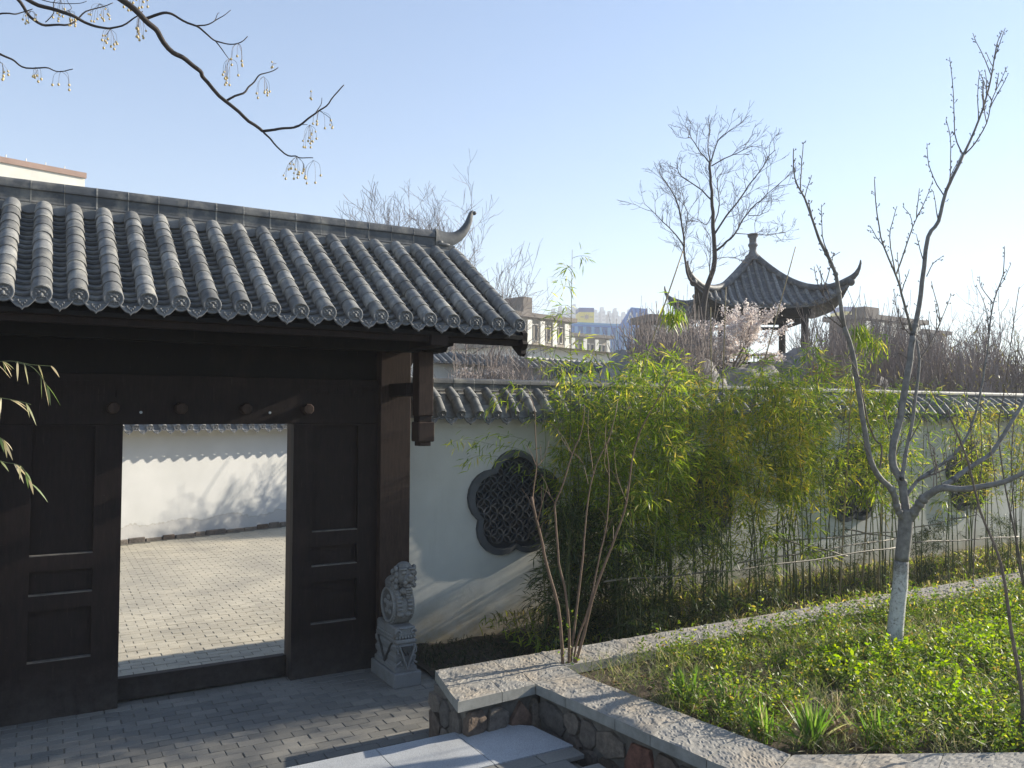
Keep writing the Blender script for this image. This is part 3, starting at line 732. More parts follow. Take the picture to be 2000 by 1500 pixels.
# ================================================================== PLANTER
PL = thing('planter', (4, 4.5, 0), 'low raised planter of rubble stone with a rough split stone coping', 'planter')
inr = random.Random(5)
def coping_piece(quad, zt=.48, th=.085, res=.016, amp=.0105):
    a, b, c, d = [Vector((*p, 0)) for p in quad]   # outer a->b, inner d->c
    L = (b - a).length; Wd = (d - a).length; n = max(6, int(L / res)); m = max(6, int(Wd / res))
    mb = MB(); vs = []; sd = inr.uniform(0, 50)
    for j in range(m + 1):
        for i in range(n + 1):
            p = a.lerp(b, i / n).lerp(d.lerp(c, i / n), j / m)
            e = min(i, n - i, j, m - j)
            h = noise.fractal((p.x * 6 + sd, p.y * 6, 0), .75, 2.3, 6) * amp * 1.0 + (abs(noise.noise((p.x * 17, p.y * 30, 5))) - .2) * amp * .9 + noise.noise((p.x * 55, p.y * 55, 2)) * amp * .35
            h = round(h / .006) * .003 + h * .55
            vs.append((p.x, p.y, zt - .012 + (h if e else min(0, h) * .4)))
    k = len(vs); fs = [(j * (n + 1) + i, j * (n + 1) + i + 1, (j + 1) * (n + 1) + i + 1, (j + 1) * (n + 1) + i) for j in range(m) for i in range(n)]
    mb.add(vs, fs); mb.cur = 1
    rim = [i for i in range(n + 1)] + [(j + 1) * (n + 1) - 1 for j in range(1, m + 1)] + [m * (n + 1) + i for i in range(n - 1, -1, -1)] + [j * (n + 1) for j in range(m - 1, 0, -1)]
    lo = [(vs[i][0], vs[i][1], zt - th) for i in rim]; r = len(rim); mb.v += lo; kb = k
    mb.f += [(rim[i], kb + i, kb + (i + 1) % r, rim[(i + 1) % r]) for i in range(r)] + [tuple(kb + i for i in reversed(range(r)))]; mb.mi += [1] * (r + 1)
    # flip check: sides wound outward for ccw quads
    return mb.build('coping_slab', ['coping', 'coping_edge'], PL)
def strip(o0, o1, i0, i1, lens):
    o0, o1, i0, i1 = [Vector((*p, 0)) for p in (o0, o1, i0, i1)]; L = (o1 - o0).length; t = 0; ts = [0.]
    while t < L:
        t += inr.uniform(*lens); ts.append(min(t, L))
    if L - ts[-2] < .12: ts.pop(-2)
    for s0, s1 in zip(ts, ts[1:]):
        g = .0025 / L; u, v = s0 / L + g, s1 / L - g
        a, b, c, d = o0.lerp(o1, u), o0.lerp(o1, v), i0.lerp(i1, v), i0.lerp(i1, u)
        coping_piece([(q.x, q.y) for q in (a, b, c, d)])
dn = Vector((.885, -.466)); nn = Vector((-.466, -.885))
ic = Vector((3.81, 3.35)); oc = Vector((3.41, 3.17))
strip((2.50, 5.06), (3.158, 5.12), (2.56, 5.355), (3.20, 5.36), (.28, .42))
strip((2.562, 5.36), (3.58, 5.365), (2.65, 5.76), (3.58, 5.76), (.4, .6))
coping_piece([(3.161, 5.12), (3.56, 5.135), (3.58, 5.36), (3.205, 5.36)])
strip((3.583, 5.365), (17, 5.37), (3.583, 5.76), (17, 5.77), (.45, .75))
strip((3.385, 3.16), (3.160, 5.117), (3.81, 3.36), (3.56, 5.13), (.3, .5))
pe = ic + dn * 6; pe2 = oc + dn * 6.1
strip((3.385, 3.155), tuple(pe2 - nn * .0), (3.812, 3.352), tuple(pe), (.45, .7))
# core and mortar
core = MB()
def corebox(p, q, wd, z0, z1, mb):
    p = Vector((*p, 0)); q = Vector((*q, 0)); d = (q - p).normalized(); n_ = Vector((-d.y, d.x, 0)); a_ = [p, q, q + n_ * wd, p + n_ * wd]
    mb.prism([(v.x, v.y) for v in a_], z0, z1)
corebox((2.60, 5.14), (3.22, 5.19), .25, -.02, .394, core); corebox((2.61, 5.38), (17, 5.40), .30, -.02, .3945, core)
corebox((3.44, 3.2), (3.215, 5.15), -.25, -.02, .3942, core)
q0 = oc + Vector((.06, .06)) - nn * .03; q1 = q0 + dn * 6; corebox(tuple(q0), tuple(q1), .3, -.02, .3938, core)
core.build('mortar_core', 'old_mortar', PL)
def stone_mesh(w, h, dpt, rn):
    mb = MB(); n = 7; vs = []; m = rn.randint(6, 8)
    pts = []
    for k in range(m):
        a = 2 * pi * (k + .5) / m + rn.uniform(-.25, .25); c_, s_ = cos(a), sin(a); q = max(abs(c_), abs(s_)) ** 1.0
        pts.append((c_ / q * w / 2 * rn.uniform(.9, 1.06), s_ / q * h / 2 * rn.uniform(.9, 1.06)))
    for (sc, y) in ((1, 0.03), (1, -dpt * .75), (.93, -dpt), (.5, -dpt * rn.uniform(1.0, 1.2))):
        vs += [(p[0] * sc + rn.uniform(-.006, .006), y + rn.uniform(-.006, .006), p[1] * sc + rn.uniform(-.005, .005)) for p in pts]
    fs = [(r * m + i, r * m + (i + 1) % m, (r + 1) * m + (i + 1) % m, (r + 1) * m + i) for r in range(3) for i in range(m)] + [tuple(range(3 * m, 4 * m))]
    mb.add(vs, fs); return mb
def stone_face(p, q, z0=0., z1=.355, first_red=None):
    p = Vector((*p, 0)); q = Vector((*q, 0)); d = (q - p).normalized(); L = (q - p).length; an = atan2(d.y, d.x); x = 0
    while x < L - .03:
        wd = min(inr.uniform(.14, .34), L - x)
        if wd < .08: break
        hs = [z1 - z0] if inr.random() < .35 else [(z1 - z0) * k for k in ((.45, .55) if inr.random() < .5 else (.6, .4))]
        z = z0
        for h in hs:
            me = stone_mesh(wd * .98, h * .97, inr.uniform(.022, .045), inr); c = p + d * (x + wd / 2); c.z = z + h / 2
            red = first_red is not None and x <= first_red < x + wd
            link('stone', me.mesh('stone', 'rubble_red' if red else 'rubble', smooth=35), PL, c, (0, 0, an)); z += h
        x += wd
stone_face((2.60, 5.70), (2.588, 5.13)); stone_face((2.59, 5.13), (3.22, 5.18)); stone_face((3.215, 5.17), (3.44, 3.2), first_red=.92)
stone_face(tuple(q0), tuple(q1))
# soil inside
poly = [(3.5, 5.4), (3.5, 5.05), (3.75, 3.3), (5.1, 2.6), (9.2, .5), (17, .5), (17, 5.4)]
mb = MB(); mb.prism(list(reversed(poly))[::-1][::-1], .1, .385); tag(mb.build('planter_soil', 'soil'), kind='structure')
mb = MB(); nx = 60; ny = 10
vs = [(3.16 + 18 * i / nx, 5.72 + 2.15 * j / ny, .03 + .05 * noise.noise((i * .7, j * .7, 1)) + (.18 * min(1, max(0, (i - 4) / 8)))) for j in range(ny + 1) for i in range(nx + 1)]
mb.add(vs, [(j * (nx + 1) + i, j * (nx + 1) + i + 1, (j + 1) * (nx + 1) + i + 1, (j + 1) * (nx + 1) + i) for j in range(ny) for i in range(nx)]); tag(mb.build('bamboo_bed', 'bed_soil', smooth=True), kind='structure')

# ================================================================== STONE LION ON DRUM
LN = thing('stone_lion_drum', (2.87, 7.05, 0), 'grey carved stone drum with a small lion on top, beside the right gate column', 'statue')
cx = 2.868
mb = MB(); mb.box(cx - .13, cx + .13, 6.80, 7.385, 0, .128, bev=.008); mb.build('plinth', 'statue_stone', LN)
mb = MB()
prof = [(.112, .129), (.112, .165), (.096, .175), (.088, .20), (.104, .225), (.108, .255), (.092, .275), (.09, .29), (.106, .31), (.11, .345), (.10, .362), (.104, .372)]
vs = []
for hw, z in prof:
    e = hw - .112; x0_, x1_, y0_, y1_ = cx - .102 - e * .8, cx + .102 + e * .8, 6.845 - e, 7.36 + e
    vs += [(x0_, y0_, z), (x1_, y0_, z), (x1_, y1_, z), (x0_, y1_, z)]
k = len(prof); mb.add(vs, [(i * 4 + j, i * 4 + (j + 1) % 4, i * 4 + 4 + (j + 1) % 4, i * 4 + 4 + j) for i in range(k - 1) for j in range(4)] + [(3, 2, 1, 0), (k * 4 - 4, k * 4 - 3, k * 4 - 2, k * 4 - 1)])
mb.build('pedestal', 'statue_stone', LN, smooth=30)
# triangular cloth carved on the pedestal, front and left side
mb = MB(); mb.prism([(cx - .082, .368), (cx - .072, .368), (cx, .175), (cx + .072, .368), (cx + .082, .368), (cx, .150)], 6.80, 6.842, MXZ)
mb.prism([(cx - .05, .35), (cx - .012, .27), (cx - .0, .32), (cx + .012, .27), (cx + .05, .35)], 6.815, 6.842, MXZ)
for sx in (-1, 1):
    mb.tube([(cx + sx * .095, 6.83, .20), (cx + sx * .06, 6.82, .225), (cx + sx * .045, 6.825, .19)], .010, 5)
    mb.tube([(cx + sx * .09, 6.825, .34), (cx + sx * .085, 6.82, .30), (cx + sx * .06, 6.825, .29)], .009, 5)
for X in (cx - .104, cx + .104):
    mb.prism([(6.93, .37), (6.945, .37), (7.10, .19), (7.255, .37), (7.27, .37), (7.10, .165)], X - .008, X + .008, M)
mb.build('carved_cloth', 'statue_stone', LN)
mb = MB(); mb.box(cx - .10, cx + .10, 6.84, 7.34, .373, .408, bev=.01)
# saddle with spiral scrolls and scalloped hem
mb.box(cx - .098, cx + .098, 6.86, 7.32, .43, .515, bev=.012); 
for sx in (-1, 1):
    pts = [(cx + sx * (.066 + (.034 - .0042 * i) * cos(i * .75)), 6.852 - .002 * i, .468 + (.034 - .0042 * i) * sin(i * .75)) for i in range(9)]; mb.tube(pts, [.009] * 9, 5)
    mb.tube([(cx + sx * .06, 6.855, .512), (cx, 6.852, .498)], .008, 5)
for i in range(7):
    mb.sphere((cx - .084 + i * .028, 6.862, .425), (.014, .012, .016), 7, 5)
for i in range(12): 
    for X in (cx - .1, cx + .1): mb.sphere((X, 6.89 + i * .036, .43), (.008, .017, .018), 7, 5)
mb.build('scroll_saddle', 'statue_stone', LN, smooth=40)
# drum: axis across, studs round the rims, relief on the faces
DC = Vector((cx, 7.06, .685)); R_ = .165
mb = MB(); MD = Matrix.Translation(DC) @ Matrix.Rotation(pi / 2, 4, 'Y')
mb.lathe([(.13, -.086), (.138, -.102), (.155, -.104), (R_ - .004, -.094), (R_ - .002, -.07), (R_ + .010, -.06), (R_ + .012, 0), (R_ + .010, .06), (R_ - .002, .07), (R_ - .004, .094), (.155, .104), (.138, .102), (.13, .086)], 36, MD)
for sx in (-1, 1):
    for i in range(28):
        a = 2 * pi * i / 28; mb.sphere(DC + Vector((sx * .083, R_ * 1.005 * sin(a), R_ * 1.005 * cos(a))), .008, 6, 4)
    for i in range(5):
        a = 2 * pi * i / 5; mb.sphere(DC + Vector((sx * .088, .07 * sin(a), .07 * cos(a))), (.013, .034, .026), 8, 6)
    mb.sphere(DC + Vector((sx * .088, 0, 0)), (.016, .04, .04), 10, 6)
mb.build('drum', 'statue_stone', LN, smooth=35)
# lion: one continuous sculpted body draped over the drum
mb = MB()
HC = Vector((cx + .016, 6.93, .965)); hs = 1.22
def hd_(dx, dy, dz, r, nu=12, nv=8): mb.sphere(HC + Vector((dx, dy, dz)) * hs, tuple(v * hs for v in r) if not isinstance(r, float) else r * hs, nu, nv)
mb.sphere(DC + Vector((0, .06, .165)), (.078, .17, .08), 14, 10)
hd_(0, .075, -.045, (.078, .09, .095)); hd_(0, 0, 0, (.072, .075, .074), 14, 10); hd_(0, .02, .05, (.06, .07, .045))
hd_(.004, -.058, -.016, (.044, .046, .032)); hd_(.004, -.055, -.068, (.036, .036, .017)); hd_(.004, -.098, .006, (.020, .014, .013), 8, 6)
hd_(0, -.03, -.11, (.05, .045, .03))
for sx in (-1, 1):
    hd_(sx * .034, -.064, .030, (.019, .015, .014), 9, 6); hd_(sx * .036, -.056, .054, (.032, .024, .011), 9, 6); hd_(sx * .072, .0, .05, (.016, .028, .024), 9, 6)
    for (dy, dz) in ((-.015, .01), (-.012, -.035), (-.005, -.08), (.03, -.02), (.04, -.07), (.06, .02), (.075, -.04)): hd_(sx * .070, dy, dz, (.020, .021, .022), 8, 6)
    hd_(sx * .028, -.078, -.040, (.018, .018, .020), 8, 6)
    mb.tube([DC + Vector((sx * .05, -R_ * sin(a) * 1.04, R_ * cos(a) * 1.04)) for a in (.35, .6, .9, 1.2, 1.5, 1.75)], [.046, .040, .034, .030, .026, .026], 9)
    for i in range(6):
        a = .72 + i * .185; mb.sphere(DC + Vector((sx * .047, -R_ * sin(a) * 1.15, R_ * cos(a) * 1.15)), (.040 - .003 * i, .020, .0115), 10, 6)
    mb.sphere(DC + Vector((sx * .036, -R_ * sin(1.95) * 1.05, R_ * cos(1.95) * 1.05)), (.038, .026, .024), 9, 6)
mb.sphere(DC + Vector((0, -R_ * sin(2.1) * 1.04, R_ * cos(2.1) * 1.04)), (.04, .02, .022), 9, 6)
for i in range(4): hd_(.004, -.075 + .008 * i, -.092 - .020 * i, (.028 - .004 * i, .016, .010), 8, 6)
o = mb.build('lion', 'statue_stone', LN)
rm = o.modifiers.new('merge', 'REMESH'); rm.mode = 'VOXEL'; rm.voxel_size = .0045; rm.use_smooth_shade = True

# ================================================================== PLANTS
def bamboo_mesh(seed, h, leafy_from=.25, nb=22, leaves_per=26, reach=.42, lean=.1, bare_top=False, leafL=(.06, .12), lmat='bamboo_leaf', r0=.009):
    """returns (culm mesh, foliage mesh)"""
    rn = np.random.default_rng(seed); ra = random.Random(seed)
    la = ra.uniform(0, 2 * pi); pts = []; n = 12
    for i in range(n + 1):
        t = i / n; b = lean * h * t * t + .02 * sin(t * 5 + seed); pts.append(Vector((cos(la) * b, sin(la) * b, h * t)))
    cm = MB(); cm.tube(pts, [r0 * (1 - .75 * i / n) for i in range(n + 1)], 5)
    for i in range(1, n * 2):   # nodes
        t = i / (n * 2); k = int(t * n); p = pts[k].lerp(pts[min(k + 1, n)], t * n - k)
        cm.tube([p - Vector((0, 0, .003)), p + Vector((0, 0, .003))], r0 * (1 - .7 * t) * 1.35, 5)
    P = []; D = []
    for b in range(nb):
        t = leafy_from + (1 - leafy_from) * (b + ra.random()) / nb
        k = min(int(t * n), n - 1); base = pts[k].lerp(pts[k + 1], t * n - k)
        a = ra.uniform(0, 2 * pi); L = reach * (1 - .55 * abs(t - .55)) * ra.uniform(.5, 1.15) * (1.05 - .5 * max(0, t - .7) / .3)
        d = Vector((cos(a), sin(a), ra.uniform(.35, 1.1))).normalized(); br = []
        for j in range(6):
            u = j / 5; br.append(base + d * L * u + Vector((0, 0, -L * .45 * u * u)))
        cm.tube(br, [.0028 * (1 - .7 * j / 5) for j in range(6)], 3, False)
        for q in range(leaves_per):
            u = ra.uniform(.2, 1) ** .7; j = min(int(u * 5), 4); p = br[j].lerp(br[j + 1], u * 5 - j)
            s = Vector((ra.gauss(0, 1), ra.gauss(0, 1), ra.gauss(0, .7))).normalized()
            twig = s * ra.uniform(.01, .11); P.append(p + twig); dd = (d * .5 + s * .75 + Vector((0, 0, -.38))); D.append(dd)
    P = np.array([tuple(p) for p in P]); D = np.array([tuple(d) for d in D]); N = len(P)
    V, q = leaves(P, D, rn.uniform(*leafL, N), rn.uniform(.009, .0155, N), .22, rn)
    return cm.mesh('culm', 'culm', smooth=True), np_mesh('foliage', V, q, lmat)
def bamboo_thing(meshes, loc, rotz, scale, label, group, tilt=0.):
    t_ = thing('bamboo', (0, 0, 0), label, 'bamboo', group); t_.location = loc; t_.rotation_euler = (tilt * cos(rotz * 3), tilt * sin(rotz * 3), rotz); t_.scale = (scale,) * 3
    o1 = bpy.data.objects.new('culm', meshes[0]); o2 = bpy.data.objects.new('foliage', meshes[1])
    for o in (o1, o2): COL.objects.link(o); o.parent = t_
    return t_
BR = random.Random(11)
dense = [bamboo_mesh(20 + i, 2.75, .26, 26, 30, .46, .10) for i in range(5)]
upper = [bamboo_mesh(40 + i, 2.9, .46, 20, 30, .42, .10) for i in range(4)]
gold = [bamboo_mesh(60 + i, 2.8, .5, 18, 26, .4, .12, lmat='bamboo_leaf_gold') for i in range(3)]
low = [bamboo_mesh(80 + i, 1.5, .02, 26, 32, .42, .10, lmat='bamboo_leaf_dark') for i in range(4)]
sparse = [bamboo_mesh(100 + i, 2.6, .40, 12, 13, .34, .09) for i in range(4)]
tall = [bamboo_mesh(120 + i, 3.9, .30, 28, 16, .42, .05) for i in range(2)]
ORDN = ['leftmost', 'second', 'third', 'fourth', 'fifth', 'sixth', 'seventh', 'eighth', 'ninth', 'tenth', 'eleventh', 'twelfth', 'thirteenth', 'fourteenth', 'fifteenth', 'sixteenth', 'seventeenth', 'eighteenth', 'nineteenth', 'twentieth']
def put(kind, X, Y, s, label, group, n=1, dx=0, dy=0, tilt=.05, order=False):
    q = [(X + BR.uniform(-dx, dx), Y + BR.uniform(-dy, dy)) for i in range(n)]
    if order: q.sort(key=lambda c: c[0] / c[1])
    for i, (x, y) in enumerate(q):
        lb = label if not order else (ORDN[i] + (' from the left' if i else '') + ' of the ' + label)
        bamboo_thing(BR.choice(kind), (x, y, .02), BR.uniform(0, 6.28), s * BR.uniform(.9, 1.1), lb, group, BR.uniform(-tilt, tilt))
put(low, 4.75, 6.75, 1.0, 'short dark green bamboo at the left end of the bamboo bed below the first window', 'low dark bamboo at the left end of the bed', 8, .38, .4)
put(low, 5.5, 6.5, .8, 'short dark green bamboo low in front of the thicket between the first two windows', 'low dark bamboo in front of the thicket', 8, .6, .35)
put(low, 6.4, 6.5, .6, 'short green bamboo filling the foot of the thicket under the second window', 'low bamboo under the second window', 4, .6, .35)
put(dense, 5.6, 6.85, 1.0, 'leafy green bamboo in the dense thicket between the first two plum windows', 'dense bamboo thicket beside the first window', 15, .62, .5)
put(dense, 6.95, 6.85, 1.0, 'leafy yellow-green bamboo in front of the second plum window', 'bamboo in front of the second window', 14, .85, .5)
put(upper, 8.2, 6.85, 1.0, 'slender top-leafed bamboos right of the second window', 'bamboo right of the second window', 17, .9, .5, order=True)
put(gold, 7.3, 6.6, .98, 'golden leaved bamboos rising out of the green thicket', 'golden leaved bamboo', 9, 1.2, .45, order=True)
put(sparse, 10.3, 6.9, .98, 'thin sparse bamboos by the third plum window', 'sparse bamboo by the third window', 17, 1.5, .5, order=True)
put(sparse, 13.2, 6.9, .95, 'thin sparse bamboos at the far right', 'sparse bamboo at the far right', 17, 1.7, .5, order=True)
put(gold, 12.2, 6.7, .85, 'yellow and orange leaved bamboos near the right edge', 'yellow bamboo near the right edge', 8, 1.5, .4, order=True)
put(low, 10.8, 6.9, .6, 'low bushy bamboos at the right foot of the wall', 'low bamboo at the right foot of the wall', 12, 2.6, .5, order=True)
pt = at_y(1112, 1000, 6.9)
bamboo_thing(tall[0], (pt.x, 6.9, .0), 1.0, 1.04, 'tallest thin bamboo left of the thicket, its airy top above the wall against the sky', None)
put(tall[1:], 9.0, 7.0, .86, 'tall airy bamboo rising above the wall in front of the pavilion', None, 1)
put(dense, 5.02, 7.2, .86, 'leafy bamboo hiding the right petals of the first plum window', 'leafy bamboo over the right of the first window', 3, .12, .2)
put(upper, 5.1, 7.0, .95, 'slender bamboo at the left rim of the thicket above the first window', 'bamboo at the left rim of the thicket', 6, .3, .3)
put(low, 4.98, 7.2, 1.0, 'short dark bamboo covering the right side of the first plum window', 'dark bamboo over the first window', 6, .22, .25)
put(sparse, 5.1, 6.9, 1.05, 'thin green bamboo crossing the right side of the first plum window', 'thin bamboo across the first window', 2, .2, .2)
# bare poles with drooping tufts
def pole(x0, y0, x1, y1, Y, label, tuft=None):
    a_, b_ = at_y(x0, y0, Y), at_y(x1, y1, Y - .1); g0 = a_ - (b_ - a_) * ((a_.z - .1) / max(.2, b_.z - a_.z)); g0.z = .1
    t_ = thing('bamboo_pole', g0, label, 'bamboo'); mb = MB(); n = 14; mb.tube([g0.lerp(b_, i / n) for i in range(n + 1)], [.013 - .006 * i / n for i in range(n + 1)], 6)
    for i in range(1, 22): p = g0.lerp(b_, i / 22); mb.tube([p - Vector((0, 0, .004)), p + Vector((0, 0, .004))], (.013 - .006 * i / 22) * 1.3, 6)
    mb.build('culm', 'culm_dry', t_, smooth=True)
    if tuft:
        rn = np.random.default_rng(int(x0)); c = at_y(tuft[0], tuft[1], Y - .05); N = tuft[2]
        P = np.array(tuple(c))[None] + rn.normal(size=(N, 3)) * np.array([.06, .06, .07]); D = rn.normal(size=(N, 3)) * .55 + np.array([0, 0, -1.])
        V, q = leaves(P, D, rn.uniform(.10, .17, N), rn.uniform(.012, .02, N), .2, rn)
        V = V - np.array(tuple(g0)); o = bpy.data.objects.new('foliage', np_mesh('foliage', V, q, 'bamboo_leaf')); COL.objects.link(o); o.parent = t_
pole(1255, 720, 1334, 490, 7.0, 'thick leaning bamboo pole with a drooping tuft of leaves near its top', (1318, 610, 110))
pole(1478, 760, 1554, 482, 7.2, 'bare leaning bamboo pole crossing the pavilion roof')
pole(1390, 800, 1388, 600, 7.1, 'upright dry brown bamboo pole in front of the blossom tree')
pole(1410, 800, 1418, 560, 7.3, 'slim upright bamboo stem just right of the brown pole')
pole(1655, 900, 1672, 600, 6.6, 'bamboo stem with two drooping yellow-green tufts left of the bare tree', (1682, 650, 130))
pole(1700, 900, 1716, 655, 6.7, 'bamboo stem with a yellow-green tuft beside the bare tree limb', (1712, 668, 80))
pole(1722, 960, 1728, 760, 6.6, 'bamboo stem with a leafy tuft over the tiled wall top', (1730, 780, 90))
# horizontal bamboo rails tied across the culms
def rail(pts, label):
    t_ = thing('bamboo_rail', pts[0], label, 'rail'); mb = MB(); n = 10; q = []
    for a_, b_ in zip(pts, pts[1:]):
        for i in range(n): q.append(a_.lerp(b_, i / n) + Vector((0, 0, .008 * sin(i * 1.1))))
    q.append(pts[-1]); mb.tube(q, .0095, 6); mb.build('pole', 'rail', t_, smooth=True)
    tb = MB()
    for i in range(3, len(q), 5): p = q[i]; tb.tube([p - Vector((.008, 0, 0)), p + Vector((.008, 0, 0))], .0125, 6)
    tb.build('node_rings', 'culm_dry', t_)
rail([at_y(1180, 1136, 6.25), at_y(1454, 1112, 6.25), at_y(1759, 1068, 6.25)], 'longest bamboo rail, lowest of those tied in front of the wall')
rail([at_y(1440, 1100, 6.45), at_y(1750, 1052, 6.45)], 'short bamboo rail just above the lowest rail')
rail([at_y(1530, 1058, 6.6), at_y(1756, 1037, 6.6), at_y(1905, 1006, 6.6)], 'upper bamboo rail passing behind the whitewashed tree')
rail([at_y(1493, 1044, 6.5), at_y(1655, 1086, 6.4)], 'dark bamboo rail slanting down to the right across the others')
rail([at_y(1784, 1060, 6.4), at_y(1990, 1048, 6.4)], 'bamboo rail right of the whitewashed trunk')
rail([at_y(1650, 1034, 6.7), at_y(1760, 1052, 6.7)], 'short slanting bamboo rail left of the whitewashed trunk')

# ---- traced branching
def spurs(mb, pts, rn, step=.07, L=(.015, .045), r=.0028, knob=.005, dirs=None):
    for a_, b_ in zip(pts, pts[1:]):
        l = (b_ - a_).length; k = int(l / step + rn.random())
        for i in range(k):
            p = a_.lerp(b_, rn.random()); d = (b_ - a_).normalized(); s = Vector((rn.gauss(0, 1), rn.gauss(0, 1), rn.gauss(0, 1))); s = (s - d * s.dot(d)).normalized()
            dd = (s + d * .9).normalized(); e = p + dd * rn.uniform(*L); mb.tube([p, e], [r, r * .8], 3, False); mb.sphere(e, (knob, knob, knob * 1.3), 5, 4)
            if rn.random() < .3: e2 = e + (dd + Vector((0, 0, .6))).normalized() * L[0]; mb.tube([e, e2], r * .8, 3, False); mb.sphere(e2, knob * .9, 5, 4)
def smooth_pts(pts, k=4):
    out = []
    n = len(pts)
    for i in range(n - 1):
        p0, p1, p2, p3 = pts[max(i - 1, 0)], pts[i], pts[i + 1], pts[min(i + 2, n - 1)]
        for j in range(k):
            t = j / k; out.append(.5 * ((2 * p1) + (p2 - p0) * t + (2 * p0 - 5 * p1 + 4 * p2 - p3) * t * t + (-p0 + 3 * p1 - 3 * p2 + p3) * t ** 3))
    out.append(pts[-1]); return out
def limb(mb, px, d0, d1, r0, r1, n=7, k=3, wob=0.):
    P = [at_d(x, y, d0 + (d1 - d0) * i / (len(px) - 1)) for i, (x, y) in enumerate(px)]; S_ = smooth_pts(P, k); m = len(S_)
    if wob: S_ = [p + Vector(noise.noise_vector(p * 9)) * wob for p in S_]
    mb.tube(S_, [r0 + (r1 - r0) * (i / (m - 1)) ** .85 for i in range(m)], n); return S_
# one thin culm whose side sprays hang over the wall left of the thicket
def spray_bamboo(label, root_px, Y, zt_, sprays):
    r_ = at_y(root_px, 1000, Y); g0 = Vector((r_.x, Y, .05)); t_ = thing('bamboo', g0, label, 'bamboo'); mb = MB(); ra = random.Random(5); rn_ = np.random.default_rng(5); P = []; D = []
    mb.tube([g0 + Vector((.015 * sin(i), .01 * cos(i * 2), zt_ * i / 10)) for i in range(11)], [.008 - .0005 * i for i in range(11)], 5)
    for px in sprays:
        q_ = smooth_pts([at_y(x, y, Y - .06 * i) for i, (x, y) in enumerate(px)], 4); mb.tube(q_, .0018, 3, False); d0 = (q_[-1] - q_[0]).normalized()
        for p in q_[4:]:
            for k in range(5):
                o_ = Vector((ra.gauss(0, .035), ra.gauss(0, .03), ra.gauss(-.01, .03))); P.append(tuple(p + o_ - g0)); D.append(tuple(d0 * .7 + Vector((ra.gauss(0, .5), ra.gauss(0, .4), ra.gauss(-.5, .4)))))
    mb.build('culm', 'culm', t_, smooth=True); P = np.array(P); D = np.array(D); V, q = leaves(P, D, rn_.uniform(.06, .11, len(P)), rn_.uniform(.009, .014, len(P)), .22, rn_)
    o = bpy.data.objects.new('foliage', np_mesh('foliage', V, q, 'bamboo_leaf')); COL.objects.link(o); o.parent = t_
spray_bamboo('slim bamboo with leafy sprays arching left across the white wall above the first window', 1062, 7.0, 2.6, [[(1062, 920), (1020, 880), (960, 868), (915, 858), (885, 862)], [(1062, 900), (1030, 862), (985, 850), (950, 848)], [(1062, 960), (1030, 915), (985, 895), (935, 890), (912, 905)], [(1062, 830), (1020, 790), (980, 780), (950, 800)], [(1062, 800), (1030, 760), (1000, 750), (975, 770)], [(1062, 780), (1075, 740), (1060, 715), (1040, 700)]])
